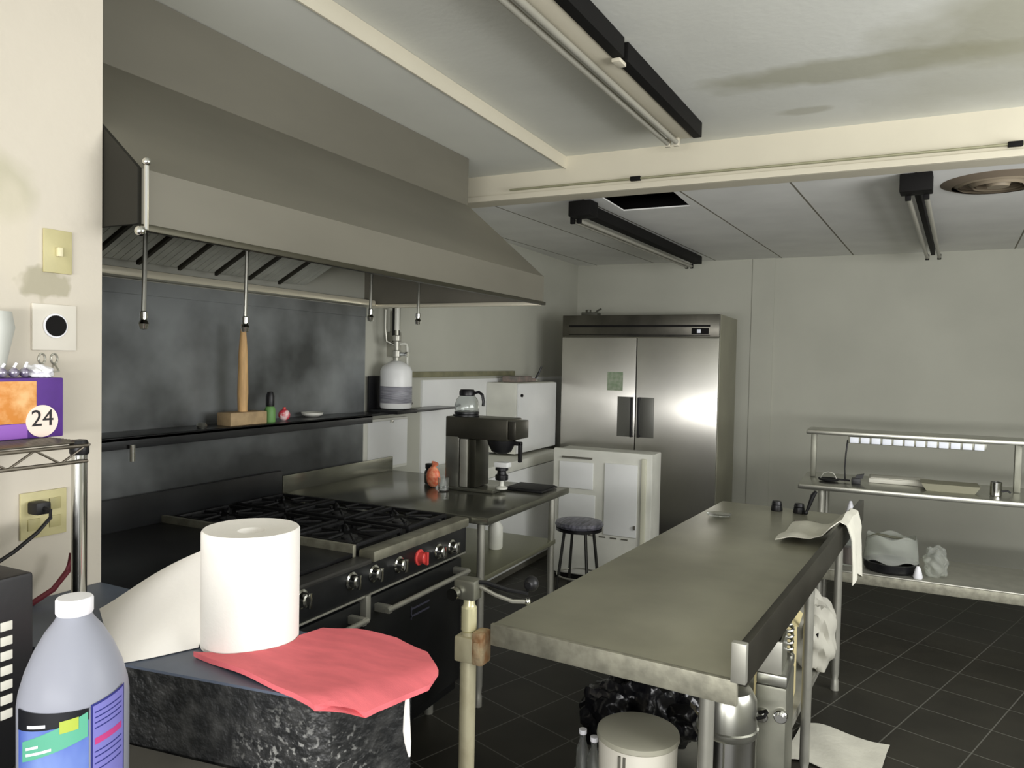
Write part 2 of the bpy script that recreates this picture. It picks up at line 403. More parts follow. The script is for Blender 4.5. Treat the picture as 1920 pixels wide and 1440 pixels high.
# ================================================================ CEILING LIGHTS
def strip_light(name, label, loc, rz, length, wid, tube_dx, body_mat, near_box, group=None):
    t = thing(name, label, 'ceiling light', loc, rz, group)
    B().box((-wid / 2, 0, -0.035), (wid / 2, length, 0.035), .004).ob('housing', body_mat, t)
    for k, dx in enumerate(tube_dx):
        B().cyl((dx, 0.03, -0.055), (dx, length - 0.03, -0.055), 0.0135, seg=12).ob('fluorescent_tube', M_tube, t)
        for y in (0.012, length - 0.03):
            B().box((dx - .014, y, -0.074), (dx + .014, y + .022, -0.030), .003).ob('lamp_holder', M_fix if near_box else M_cream, t)
    if near_box:
        B().box((-0.075, -0.10, -0.05), (0.075, 0.02, 0.044), .006).ob('end_box', M_fix, t)
        for y in (0.3, length - 0.4): B().cyl((0, y, 0.03), (0, y, 0.0445), 0.008, seg=8).ob('hanger', M_fix, t)
    return t
t = strip_light('fluorescent_fixture', 'long cream fluorescent strip light with its shaded side in black on the front ceiling', (-1.055, 1.75, 2.842), -0.046, 2.14, 0.10, (-0.075, -0.03), M_cream, False)
B().box((0.052, 0.0, -0.040), (0.095, 1.02, 0.036), .004).box((0.052, 1.06, -0.040), (0.095, 2.14, 0.036), .004).ob('shaded_side', M_fix, t, label='shaded side drawn as a black strip with a gap')  # black strip stands in for the shaded side of the fixture
B().box((0.05, 1.00, -0.056), (0.085, 1.07, -0.041), .004).ob('bracket', M_cream, t)
B().box((-0.13, 0, 0.024), (-0.05, 2.13, 0.036), .002).ob('wing', M_cream, t)
strip_light('fluorescent_fixture', 'black twin tube strip light hanging left, beside the missing ceiling panel', (-1.70, 4.46, 2.600), -0.062, 2.50, 0.07, (-0.055, -0.10), M_fix, True)
strip_light('fluorescent_fixture', 'black twin tube strip light hanging right, near the round ceiling vent', (0.13, 4.49, 2.610), -0.082, 2.55, 0.03, (-0.04, 0.045), M_fix, True)
t = thing('ceiling_vent', 'round brown ceiling air diffuser right of the hanging lights', 'vent', (0.52, 4.76, 2.655))
B().lathe([(0.05, -.03), (0.06, -.004)], seg=32).lathe([(0.115, -.028), (0.14, -.001), (0.125, -.001), (0.10, -.022)], seg=32, cap=False).lathe([(0.185, -.024), (0.215, -.001), (0.2, -.001), (0.17, -.02)], seg=32, cap=False).ob('ring', M_brown, t)
B().lathe([(0.215, -.022), (0.27, -.001), (0.27, 0), (0.0, 0), (0.0, -.003), (.215, -.003)], seg=40, cap=False).ob('collar', mat('brown collar', (116, 104, 88), .7), t)

# ================================================================ HOOD
hd = thing('exhaust_hood', 'large grey steel exhaust hood over the range on the left wall', 'hood', (-2.28, 2.55, 1.97))
def hoodpart(): return B()
HY0, HY1 = 1.30, 3.80
ox, oy, oz = 2.28, -2.55, -1.97
T0 = Matrix.Translation((ox, oy, oz))
th = 0.012
b = B()
# outer sheet: profile pieces in X-Z swept along Y
pr = [(-2.18, 2.808), (-2.18, 2.54), (-1.69, 2.115), (-1.69, 1.975)]
inn = [(-1.702, 1.975), (-1.702, 2.108), (-2.192, 2.532), (-2.192, 2.808)]
b.prism(pr + inn, HY0, HY1, 'y', T0)
b.ob('canopy', M_hood, hd, smooth=False)
side = [(WX, 2.808), (-2.18, 2.808), (-2.18, 2.54), (-1.69, 2.115), (-1.69, 1.975), (WX, 1.975)]
B().prism(side, HY1, HY1 + .012, 'y', T0).ob('end_panel', M_hood, hd, smooth=False)
B().prism(side, HY0 - .012, HY0, 'y', T0).ob('end_panel', mat('dark end steel', (34, 33, 26), .6, .2), hd, smooth=False)  # near end panel given a darker colour than the rest of the hood
B().box((-1.70, HY0, 1.958), (-1.676, HY1 + .012, 1.976), .003, T0).ob('front_rim', mat('dark rim', (70, 68, 56), .4, .7), hd)
B().box((WX + .06, HY1 - .03, 1.955), (-1.70, HY1 + .012, 1.976), .004, T0).ob('side_rim', mat('pale rim steel', (228, 222, 200), .3, .4), hd)
B().box((WX + .005, HY0, 1.965), (WX + .11, HY1 - .03, 2.0), .01, T0).ob('grease_gutter', mat('pale rim steel', (228, 222, 200)), hd)
B().prism([(WX + .0, 2.33), (-2.2, 2.70), (-2.2, 2.71), (WX + .0, 2.34)], HY0, HY1, 'y', T0).ob('inner_roof', M_hoodin, hd, smooth=False)
for k in range(9):
    y0 = 1.32 + k * 0.205
    f = B()
    dz = (2.34 - 2.035) / .60
    for q in range(5):
        yy = y0 + .012 + q * .036
        f.prism([(WX + .10, 2.03), (WX + .70, 2.03 + .6 * dz), (WX + .70, 2.055 + .6 * dz), (WX + .10, 2.055)], yy, yy + .033, 'y', T0)
    fo_ = f.ob('baffle_filter', M_filter, hd, smooth=False)
    B().prism([(WX + .095, 2.018), (WX + .71, 2.018 + .615 * dz), (WX + .71, 2.036 + .615 * dz), (WX + .095, 2.036)], y0 - .006, y0 + .010, 'y', T0).ob('filter_frame', mat('dark seam', (60, 58, 50), .6, .4), fo_)
# bright edge fitting on the near lip corner
B().tube([(-1.672, HY0 + .0, z) for z in (1.96, 2.0, 2.06, 2.12)], 0.006).sphere((-1.672, HY0, 2.13), .011).sphere((-1.675, HY0 - .015, 1.955), .014).ob('corner_rod', M_chrome, hd).location = (ox, oy, oz)
# fire suppression drops
for (x, y, z0, z1) in ((-2.2, 1.712, 2.36, 1.735), (-2.2, 2.155, 2.36, 1.745), (-2.2, 2.94, 2.36, 1.83), (-2.2, 3.35, 2.36, 1.835)):
    nz = B().tube([(x + ox, y + oy, z0 + oz), (x + ox, y - .004 + oy, (z0 + z1) / 2 + oz), (x + ox, y - .01 + oy, z1 + .05 + oz)], 0.0075).ob('drop_pipe', M_steel, hd)
    B().lathe([(.006, .055), (.013, .05), (.013, .03), (.009, .028), (.017, .012), (.013, -.005), (.0, -.008)], (x + ox, y - .01 + oy, z1 + oz), 14).ob('nozzle', M_chrome, nz)
B().tube([(-2.2 + ox, HY0 + .05 + oy, 2.36 + oz), (-2.2 + ox, HY1 - .05 + oy, 2.36 + oz)], .008).ob('supply_pipe', M_steel, hd)

# ================================================================ BACKSPLASH + WALL SHELF
tag(B().box((0, -1.23, -.60), (.018, 1.24, .66)).box((.018, -1.23, .60), (.026, 1.24, .66), .002).ob('backsplash', M_back, loc=(WX + .001, 2.55, 1.30), smooth=False), 'tall dark grey steel backsplash panel on the wall behind the range', 'backsplash')
sh = thing('wall_shelf', 'long dark steel shelf on the backsplash behind the range', 'shelf', (WX + .02, 2.6, 1.30))
B().box((0, -1.28, .0), (.22, .98, .018), .004).box((.20, -1.28, -.03), (.22, .98, .018), .004).box((0, .98, 0.0), (.16, 2.05, .014), .003).ob('shelf_board', mat('dark shelf steel', (66, 67, 68), .3, .7, var=.2), sh)
B().cyl((.232, -.60, -.012), (.232, -.60, -.078), .012, seg=12).ob('hook', M_chrome, sh)
SZ = 1.3185
def at_shelf(y, x=-2.74): return (x, y, SZ)
t = thing('wooden_mallet', 'pale wooden T shaped pounder standing on its block on the wall shelf', 'mallet', at_shelf(2.66))
B().box((-.045, -.115, 0), (.045, .115, .062), .006).ob('block', M_wood2, t)
B().lathe([(.022, .06), (.025, .15), (.021, .34), (.017, .40), (.012, .46), (.010, .478), (0, .48)], seg=16).ob('handle', M_wood, t)
t = thing('spice_bottle', 'small green bottle with a black cap beside the wooden pounder', 'bottle', at_shelf(2.84))
B().lathe([(.026, 0), (.027, .004), (.027, .062), (.02, .078)], seg=18).ob('body', M_green, t)
B().lathe([(.020, .078), (.021, .082), (.021, .13), (.014, .15), (0, .152)], seg=18).ob('cap', M_blackpl, t)
t = thing('ornament', 'small round red and white ornament on the wall shelf', 'ornament', at_shelf(2.94))
B().sphere((0, 0, .03), .03).ob('body', mat('red and white', (214, 70, 84), .4, rgb2=(244, 214, 212), vscale=26, lo=.45, hi=.55), t)
B().cyl((0, 0, .055), (0, 0, .07), .008, seg=10).ob('stem', M_redpl, t)
tag(B().lathe([(.03, 0), (.055, .012), (.06, .026), (.054, .024), (.03, .008), (0, .006)], seg=22).ob('small_dish', M_white2, loc=at_shelf(3.22, -2.80)), 'small pale dish at the far part of the wall shelf', 'dish')
tag(B().lathe([(.02, 0), (.024, .01), (.018, .022), (0, .026)], seg=16).ob('jar_lid', M_steel, loc=at_shelf(2.42)), 'small metal lid left of the wooden pounder', 'lid')
tag(B().lathe([(.03, 0), (.045, .03), (.05, .045), (.046, .045), (.028, .006), (0, .006)], seg=18).ob('metal_cup', M_chrome, loc=(-2.82, 4.15, 1.3145)), 'small shiny metal bowl right of the suppression tank', 'bowl')

# ================================================================ FIRE SUPPRESSION TANK + CONTROLS
t = thing('suppression_tank', 'white fire suppression tank with pipes on the left wall', 'tank', (-2.74, 3.925, 1.335))
R = .100
B().lathe([(.06, -.005), (R - .008, 0), (R, .012), (R, .235), (R - .012, .262), (R - .045, .285), (.03, .298), (.0, .30)], seg=28).ob('cylinder', M_white, t)
B().lathe([(.1004, .035), (.1008, .037), (.1008, .138), (.1004, .14)], seg=28, cap=False).ob('label_band', mat('grey label', (112, 112, 120), .5, rgb2=(160, 160, 166), vscale=60, vstretch=(.2, .2, 3)), t)
B().lathe([(.02, .295), (.022, .32), (.030, .325), (.030, .36), (.018, .365), (.018, .42), (.028, .425), (.028, .455), (.012, .46), (.012, .50)], seg=14).ob('valve', M_galv, t)
B().box((.02, -.012, .33), (.07, .012, .352), .003).cyl((.07, 0, .34), (.085, 0, .34), .016).ob('gauge', M_chrome, t)
B().box((-.13, -.11, -.03), (.09, .11, -.006), .004).box((-.14, -.11, -.03), (-.125, .11, .2), .003).ob('bracket', M_blackpl, t)
B().tube([(0, 0, .49), (0, 0, .56), (0, 0, .66)], .016).ob('riser_pipe', M_white2, t)
B().tube([(-.06, -.04, .62), (-.06, -.04, .5), (-.055, -.03, .42), (-.02, 0, .4)], .008).ob('side_pipe', M_steel, t)
B().box((-.08, .06, .42), (-.045, .10, .66), .004).ob('release_box', M_blackpl, t)
B().tube([(-.03, .04, .40), (-.03, .12, .41), (-.03, .15, .405), (-.03, .16, .38), (-.03, .16, .12), (-.03, .16, .02)], .010).ob('drain_pipe', M_white2, t)
t = thing('control_cabinet', 'white flat metal cabinet on the wall beneath the suppression tank', 'cabinet', (WX + .001, 4.02, .925))
B().box((0, -.24, 0), (.024, .24, .335), .006).ob('body', M_white2, t)
B().box((.0242, -.205, .02), (.032, .225, .32), .004).ob('door', M_white, t)
B().box((.032, .02, .305), (.038, .06, .32), .002).ob('latch', M_chrome, t)
t = thing('wall_conduit_box', 'grey junction box with vertical pipe on the left wall above the suppression tank', 'junction box', (WX + .001, 4.08, 1.66))
B().box((0, -.04, .0), (.06, .04, .16), .005).ob('box', M_galv, t)
B().tube([(.03, 0, .16), (.03, 0, .30)], .014).ob('pipe', M_galv, t)

# ================================================================ RANGE
RG = thing('gas_range', 'wide black gas range with chrome knobs beneath the hood', 'range', (-2.26, 2.27, 0))
def rb(x0, y0, z0, x1, y1, z1, bev=.004):   # world -> range local box
    return B().box((x0 + 2.26, y0 - 2.27, z0), (x1 + 2.26, y1 - 2.27, z1), bev)
rb(-2.86, 1.52, .10, -1.76, 3.04, .86).ob('body', M_black, RG)
rb(-1.76, 1.52, .755, -1.715, 3.04, .875, .008).ob('control_panel', M_black, RG)
rb(-1.775, 2.31, .875, -1.70, 3.04, .918, .010).ob('front_ledge', mat('worn ledge steel', (140, 138, 122), .45, .6, var=.2, vscale=14), RG)
rb(-1.775, 1.52, .875, -1.70, 2.30, .895, .010).ob('griddle_ledge', mat('dark ledge', (70, 69, 66), .4, .5, var=.2, vscale=10), RG)
rb(-2.84, 1.54, .86, -1.785, 2.29, .905).ob('griddle_plate', mat('griddle steel', (44, 44, 45), .35, .6, var=.3, vscale=6), RG)
rb(-2.84, 2.29, .86, -1.785, 2.31, .935).ob('griddle_splash', M_apron, RG)
rb(-2.84, 2.31, .86, -1.785, 3.03, .885).ob('burner_box', M_iron, RG)
rb(-2.87, 1.52, .86, -2.84, 3.04, 1.04).ob('back_guard', M_black, RG)
for iy in range(2):
    for ix in range(3):
        cx = -1.96 - ix * .345 + 2.26; cy = 2.49 + iy * .36 - 2.27
        g = B()
        for s in (-1, 1):
            g.box((cx - .155, cy + s * .15 - .007, .915), (cx + .155, cy + s * .15 + .007, .930), .002)
            g.box((cx + s * .15 - .007, cy - .155, .915), (cx + s * .15 + .007, cy + .155, .930), .002)
            for s2 in (-1, 1): g.box((cx + s * .148 - .008, cy + s2 * .148 - .008, .884), (cx + s * .148 + .008, cy + s2 * .148 + .008, .918))
        for k in range(8):
            a = k * PI / 4
            g.tube([(cx + .045 * math.cos(a), cy + .045 * math.sin(a), .928), (cx + .15 * math.cos(a), cy + .15 * math.sin(a), .924)], .006, 6)
        g.ob('grate', M_iron, RG)
        B().lathe([(.055, .885), (.055, .897), (.035, .900), (.035, .910), (.02, .914), (0, .914)], (cx, cy, 0), 20).ob('burner', mat('burner cap', (84, 84, 84), .4, .7), RG)
for i, (y, z) in enumerate(((1.70, .845), (1.815, .845), (1.925, .842), (2.19, .835), (2.325, .83), (2.49, .825), (2.64, .82), (2.79, .812), (2.90, .808))):
    red = (i == 6)
    k = B()
    mm = Matrix.Translation((-1.715 + 2.26, y - 2.27, z)) @ Matrix.Rotation(PI / 2, 4, 'Y')
    k.lathe([(.033, 0), (.033, .006), (.025, .009), (.023, .032), (.018, .036), (0, .036)], seg=18, m=mm)
    k.box((-.026, -.006, .030), (.026, .006, .046), .002, mm)
    k.ob('knob', M_redpl if red else M_chrome, RG, label='red knob' if red else None)
for (y0, y1) in ((1.54, 2.27), (2.29, 3.02)):
    d = rb(-1.76, y0, .16, -1.725, y1, .735, .010).ob('oven_door', M_black, RG)
    hb = B().tube([(-1.66 + 2.26, y0 + .05 - 2.27, .69), (-1.66 + 2.26, y1 - .05 - 2.27, .69)], .011, 10)
    for yy in (y0 + .07, y1 - .07): hb.box((-1.727 + 2.26, yy - .012 - 2.27, .675), (-1.655 + 2.26, yy + .012 - 2.27, .705), .004)
    hb.ob('door_handle', M_galv, d)
rb(-1.716, 1.53, .752, -1.709, 3.03, .760, .002).ob('trim_strip', M_galv, RG)
rb(-1.765, 2.265, .66, -1.70, 2.295, .76, .006).ob('centre_bracket', M_galv, RG)
e = B()
for i in range(2): e.box((-1.7245 + 2.26, 2.60 + i * .005 - 2.27, .575 + i * .03), (-1.7225 + 2.26, 2.74 - 2.27, .583 + i * .03))
e.box((-1.7245 + 2.26, 2.60 - 2.27, .565), (-1.7225 + 2.26, 2.606 - 2.27, .62)).ob('badge', mat('badge', (92, 92, 108), .4, .5), RG)
for x in (-2.75, -1.85):
    for y in (1.62, 2.95):
        B().cyl((x + 2.26, y - 2.27, 0), (x + 2.26, y - 2.27, .10), .022).ob('foot', M_galv, RG)

# ================================================================ SIDE COUNTER (steel table right of the range)
CT = thing('steel_counter', 'stainless steel side counter right of the range', 'counter', (-2.24, 3.58, 0))
def cb(x0, y0, z0, x1, y1, z1, bev=.003): return B().box((x0 + 2.24, y0 - 3.58, z0), (x1 + 2.24, y1 - 3.58, z1), bev)
cb(-2.85, 3.055, .885, -1.61, 4.06, .92, .006).ob('countertop', M_counter, CT)
cb(-2.862, 3.055, .885, -2.85, 4.06, 1.01).ob('upstand', M_counter, CT)
cb(-2.80, 3.14, .60, -1.66, 3.99, .625, .004).ob('undershelf', mat('undershelf steel', (150, 150, 128), .4, .6), CT)
for x in (-2.78, -1.68):
    for y in (3.12, 3.97):
        lg = B().lathe([(.019, .885), (.019, .10), (.015, .06), (.019, .05), (.019, 0)], (x + 2.24, y - 3.58, 0), 14).ob('leg', M_galv, CT)
# things on the counter
CZ = .921
t = thing('coffee_brewer', 'dark steel coffee brewer on the side counter with a glass decanter on top', 'coffee maker', (-1.985, 3.72, CZ), .0)
B().box((-.21, -.09, 0), (-.12, .09, .31), .010).ob('tower', M_steel, t)
B().box((-.21, -.09, .29), (.18, .09, .41), .008).ob('head', mat('brewer steel', (96, 94, 84), .3, .85, var=.15), t)
B().box((.182, -.085, .300), (.225, .085, .400), .006).ob('front_panel', M_fridgetop, t)
B().box((-.115, -.09, .02), (-.07, .09, .289), .006).ob('water_column', M_galv, t)
B().box((-.069, -.08, .02), (-.02, .08, .289), .006).ob('inner_panel', mat('inner dark steel', (70, 69, 60), .35, .8), t)
B().box((-.22, -.10, 0), (.10, .10, .018), .005).ob('base', M_counter, t)
fn = B().lathe([(.030, .0), (.055, .012), (.076, .055), (.080, .075), (.0, .075)], (.10, 0, .212), 22).ob('brew_basket', M_blackpl, t)
B().box((.17, -.012, .262), (.225, .012, .284), .005).box((.205, -.012, .17), (.225, .012, .284), .006).ob('basket_handle', M_blackpl, fn)
w_ = B().lathe([(.075, .41), (.075, .416), (.0, .418)], (-.13, 0, .001), 22).ob('warmer_plate', M_blackpl, t)
t = thing('glass_decanter', 'clear glass coffee pot with black collar standing on top of the brewer', 'coffee pot', (-2.11, 3.72, CZ + .42))
B().lathe([(.052, 0), (.066, .012), (.072, .045), (.060, .085), (.040, .108), (.038, .122), (.036, .122), (.038, .108), (.057, .084), (.068, .045), (.062, .014), (.0, .004)], seg=28, cap=False).ob('bowl', M_glass, t)
B().lathe([(.041, .104), (.045, .108), (.045, .128), (.038, .140), (.0, .142)], seg=22).ob('collar', M_blackpl, t)
B().lathe([(.068, .001), (.071, .004), (.071, .014), (.066, .016)], seg=24, cap=False).ob('base_ring', M_blackpl, t)
B().tube([(.045, 0, .120), (.075, 0, .128), (.098, 0, .112), (.106, 0, .075), (.104, 0, .05)], .0085).ob('handle', M_blackpl, t)
t = thing('portafilter_grinder', 'small black and white grinder on the counter under the brewer basket', 'grinder', (-1.870, 3.70, CZ + .0185))
B().lathe([(.032, 0), (.034, .010), (.014, .018), (.012, .048), (.0, .05)], seg=16).ob('foot', M_white2, t)
B().lathe([(.034, .05), (.036, .056), (.036, .078), (.026, .082), (.024, .10), (.036, .104), (.036, .118), (.0, .12)], seg=16).ob('body', M_blackpl, t)
B().box((-.035, -.03, .121), (.045, .03, .150), .006).ob('hopper', M_white, t)
t = thing('seasoning_jar', 'dark glass jar with black lid on the side counter left of the brewer', 'jar', (-2.36, 3.74, CZ))
B().lathe([(.030, 0), (.034, .006), (.034, .07), (.024, .085), (.0, .086)], seg=18).ob('body', mat('dark glass', (54, 54, 50), .1, trans=.4), t)
B().lathe([(.028, .086), (.030, .09), (.030, .115), (.0, .117)], seg=18).ob('lid', M_blackpl, t)
t = thing('snack_packet', 'orange red wrapped packet on the counter between jar and brewer', 'packet', (-2.265, 3.62, CZ))
B().sphere((0, 0, .062), .045, (.95, .7, 1.35), 18).ob('wrapper', M_orangep, t)
B().cyl((.0, 0, .115), (.012, 0, .142), .010, .022, 10).ob('twist', M_orangep, t)
tag(B().lathe([(.022, 0), (.030, .005), (.032, .075), (.029, .075), (.027, .008), (0, .006)], seg=18).ob('drinking_glass', M_glass, loc=(-2.16, 3.56, CZ)), 'short clear glass in front of the brewer tower', 'glass')
t = thing('drip_tray', 'black rectangular tray at the far right end of the side counter', 'tray', (-1.80, 3.88, CZ))
B().box((-.10, -.10, 0), (.14, .12, .012), .005).ob('pan', M_blackpl, t)
B().box((-.09, -.09, .0122), (.13, .11, .016), .002).ob('grid', M_iron, t)
# under the counter
t = thing('storage_tub', 'pale low plastic tub on the undershelf of the side counter', 'tub', (-2.35, 3.45, .626))
B().prism([(-.25, 0), (.25, 0), (.28, .10), (-.28, .10)], -.18, .18, 'y').ob('tub', M_white2, t, smooth=False)
B().box((-.29, -.19, .10), (.29, .19, .115), .005).ob('lid', M_dark, t)
tag(B().lathe([(.035, 0), (.04, .01), (.04, .12), (.02, .15), (.02, .17), (0, .17)], seg=16).ob('small_bottle', M_white2, loc=(-1.86, 3.62, .626)), 'small pale bottle on the undershelf of the side counter', 'bottle')

# ================================================================ WHITE UNITS AGAINST THE LEFT WALL
t = thing('chest_freezer', 'white enamel chest freezer along the left wall beyond the side counter', 'freezer', (-2.69, 5.35, 0))
B().box((-.185, -.74, .05), (.185, .74, .80), .010).ob('cabinet', M_white, t)
B().box((-.185, -.745, .805), (.195, .745, .882), .012).ob('lid', M_white2, t)
B().box((-.17, -.72, 0), (.17, .72, .0495)).ob('plinth', M_seam, t)
t = thing('wall_cabinet', 'white hanging cabinet on the left wall next to the steel refrigerator', 'cabinet', (WX + .016, 5.78, .90))
B().box((0, -.38, 0), (.27, .40, .57), .008).ob('body', M_white2, t)
B().box((.271, -.375, .005), (.29, .395, .565), .006).ob('door', M_white, t)
B().cyl((.29, -.33, .47), (.305, -.33, .47), .012).ob('knob', M_fix, t)
tag(B().box((-.06, -.20, 0), (.06, .14, .05), .012).box((-.05, .16, 0), (.05, .24, .03), .008).ob('folded_bundle', M_pinkish, loc=(-2.76, 5.75, 1.471)), 'small dull bundle lying on top of the white hanging cabinet', 'bundle')
t = thing('knife_sharpener', 'black stick leaning up on top of the white hanging cabinet', 'tool', (-2.74, 6.03, 1.471))
B().box((-.03, -.03, 0), (.03, .03, .02), .005).ob('base', M_galv, t)
B().tube([(0, 0, .018), (.02, .03, .07), (.04, .05, .13)], [.006, .01, .008]).ob('stick', M_blackpl, t)

# white low unit with moulded door
t = thing('white_appliance', 'white low enamel unit with moulded door panels before the steel refrigerator', 'appliance', (-1.845, 5.30, 0), 0)
B().box((-.375, .03, .03), (.372, .27, .985), .010).ob('cabinet', M_white2, t)
d = B().box((-.385, -.02, .05), (.385, .028, .995), .012).ob('door', M_white2, t)
for z0, z1, x0, x1 in ((.70, .90, -.33, -.06), (.44, .66, -.33, -.04), (.38, .91, .03, .28)):
    B().box((x0, -.032, z0), (x1, -.021, z1), .010).ob('moulded_panel', M_white, d)
B().box((-.31, -.040, .925), (-.07, -.0205, .938), .003).ob('slot', M_seam, d)
for i in range(6):
    B().box((-.26 + i * .085, -.024, .352), (-.21 + i * .085, -.0203, .362)).ob('vent_slot', M_seam, d)
B().box((.31, -.040, .06), (.345, -.0205, .96), .006).ob('edge_gasket', mat('cream gasket', (206, 205, 184), .5), d)
B().box((.262, -.048, .44), (.275, -.033, .47), .003).ob('latch', M_seam, d)
B().box((-.36, 0, 0), (.36, .26, .029)).ob('plinth', M_fix, t)

# stool
t = thing('round_stool', 'dark round stool in front of the white low unit', 'stool', (-1.735, 4.56, 0))
B().lathe([(.0, .575), (.12, .575), (.150, .585), (.158, .60), (.150, .617), (.08, .626), (0, .628)], seg=32).ob('seat', M_stool, t)
B().lathe([(.135, .560), (.150, .562), (.150, .580), (.135, .580)], seg=32, cap=False).ob('seat_rim', M_blackpl, t)
for k in range(4):
    a = PI / 4 + k * PI / 2
    B().tube([(.10 * math.cos(a), .10 * math.sin(a), .578), (.17 * math.cos(a), .17 * math.sin(a), .006)], .010).ob('leg', mat('dark leg', (60, 60, 56), .4, .6), t)
B().tube([(.138 * math.cos(a), .138 * math.sin(a), .27) for a in [k * PI / 12 for k in range(25)]], .006).ob('foot_ring', M_galv, t)

# ================================================================ REFRIGERATOR
t = thing('steel_refrigerator', 'tall two door stainless steel refrigerator in the far left corner', 'refrigerator', (-1.875, 6.20, 0))
B().box((-.685, .05, .12), (.685, .80, 2.06), .004).ob('body', M_fridgeside, t)
for s, x0, x1 in ((-1, -.683, -.004), (1, .004, .683)):
    d = B().box((x0, 0, .22), (x1, .048, 1.865), .005).ob('door', M_fridge, t)
    xa = x0 + (.575 if s < 0 else .02)
    B().box((xa - .0 if s > 0 else xa - .05, -.004, 1.02), (xa + .14 if s > 0 else xa + .09, .0, 1.36), .001).ob('handle_plate', mat('dull plate', (120, 120, 114), .4, .8), d)
    hx = xa + .005 if s > 0 else xa + .075
    B().box((hx, -.045, 1.02), (hx + .018, -.028, 1.36), .004).box((hx, -.030, 1.34), (hx + .018, -.002, 1.36), .002).box((hx, -.030, 1.02), (hx + .018, -.002, 1.04), .002).ob('handle', M_blackpl, d)
g = B().box((-.683, 0, 1.872), (.683, .048, 2.058), .004).ob('top_grille', M_fridgetop, t)
B().box((-.62, -.006, 1.955), (.61, .0, 1.972), .001).box((-.62, -.004, 1.885), (.61, 0, 1.890), .001).ob('louvre_line', M_fix, g)
B().box((.46, -.006, 1.895), (.60, .0, 1.945), .002).ob('thermometer', M_fix, g)
B().box((.505, -.009, 1.905), (.535, -.0062, 1.935), .002).ob('badge', M_lwhite, g)
B().box((-.66, .03, .03), (.66, .78, .119)).ob('kick_plate', M_fix, t)
for x in (-.6, .6):
    for y in (.12, .7): B().cyl((x, y, 0), (x, y, .032), .02).ob('foot', M_fix, t)
tag(B().box((0, 0, 0), (.14, -.0015, .16)).ob('paper_notice', M_sticker, loc=(-2.13, 6.1998, 1.41), smooth=False), 'faded green notice stuck to the left refrigerator door', 'notice')
t = thing('motor_part', 'small dark metal part lying on top of the steel refrigerator', 'metal part', (-2.34, 6.34, 2.0605))
B().box((-.08, -.05, 0), (.07, .05, .03), .006).ob('base', mat('dark grey metal', (84, 84, 74), .5, .5), t)
B().cyl((-.03, 0, .03), (-.03, 0, .055), .025).tube([(.03, 0, .025), (.06, 0, .05), (.09, 0, .062)], .008).ob('spindle', mat('dark grey metal', (84, 84, 74)), t)

# ================================================================ PREP TABLE (turned five degrees)
PT = thing('prep_table', 'long stainless steel prep table with a raised back edge in the middle', 'table', (-.974, 1.90, 0), math.radians(-5))
TW, TL = .688, 2.34
B().box((.0, 0, .884), (TW, TL, .899), .003).ob('table_top', M_tabletop, PT)
B().box((-.004, -.016, .838), (TW + .004, -.0005, .8995), .003).ob('front_apron', M_apron, PT)
B().box((TW + .001, .0, .884), (TW + .022, TL, .985), .003).ob('back_edge', mat('shaded steel', (70, 68, 60), .4, .7, var=.15), PT, label='dark raised back edge')  # shade on the right-facing side is put into this dark steel colour
B().box((TW - .012, -.018, .895), (TW + .024, .004, .992), .003).ob('edge_end_cap', M_galv, PT)
B().box((.03, .03, .845), (TW - .05, .05, .8835)).box((.03, TL - .05, .845), (TW - .05, TL - .03, .8835)).box((.03, TL * .5, .845), (TW - .05, TL * .5 + .03, .8835)).ob('cross_rail', M_galv, PT)
UX = .60
B().box((.05, .10, .27), (UX, TL - .06, .29), .004).box((.05, .10, .25), (.065, TL - .06, .2699)).box((UX - .015, .10, .25), (UX, TL - .06, .2699)).ob('undershelf', M_galv, PT)
for x, y in ((.60, .06), (.06, 1.32), (.632, 1.32), (.06, TL - .06), (.605, TL - .02)):
    B().lathe([(.021, .8838), (.021, .82), (.019, .82), (.019, .09), (.015, .06), (.019, .05), (.021, 0)], (x, y, 0), 16).ob('leg', M_galv, PT)

def on_table(u, v, z=.9):   # table coordinates -> world
    a = math.radians(-5)
    return (-.974 + u * math.cos(a) - v * math.sin(a), 1.90 + u * math.sin(a) + v * math.cos(a), z)
TZ = .8995
def shaker(px, py, lab):
    t = thing('spice_shaker', lab, 'shaker', (px, py, TZ))
    B().lathe([(.028, 0), (.03, .005), (.026, .03), (.0, .031)], seg=16).ob('body', M_blackpl, t)
    B().lathe([(.024, .031), (.026, .035), (.022, .05), (0, .053)], seg=16).ob('cap', M_blackpl, t)
shaker(-.47, 4.10, 'small black shaker, the left of two at the far end of the prep table')
shaker(-.36, 4.09, 'small black shaker, the right of two at the far end of the prep table')
tag(B().tube([(0, 0, .006), (.015, 0, .05), (.03, 0, .10), (.045, 0, .125)], [.006, .009, .012, .008]).sphere((0, 0, .012), .012).ob('utensil_handle', M_blackpl, loc=(-.325, 4.06, TZ)), 'black angled handle standing beside the right shaker on the prep table', 'utensil')
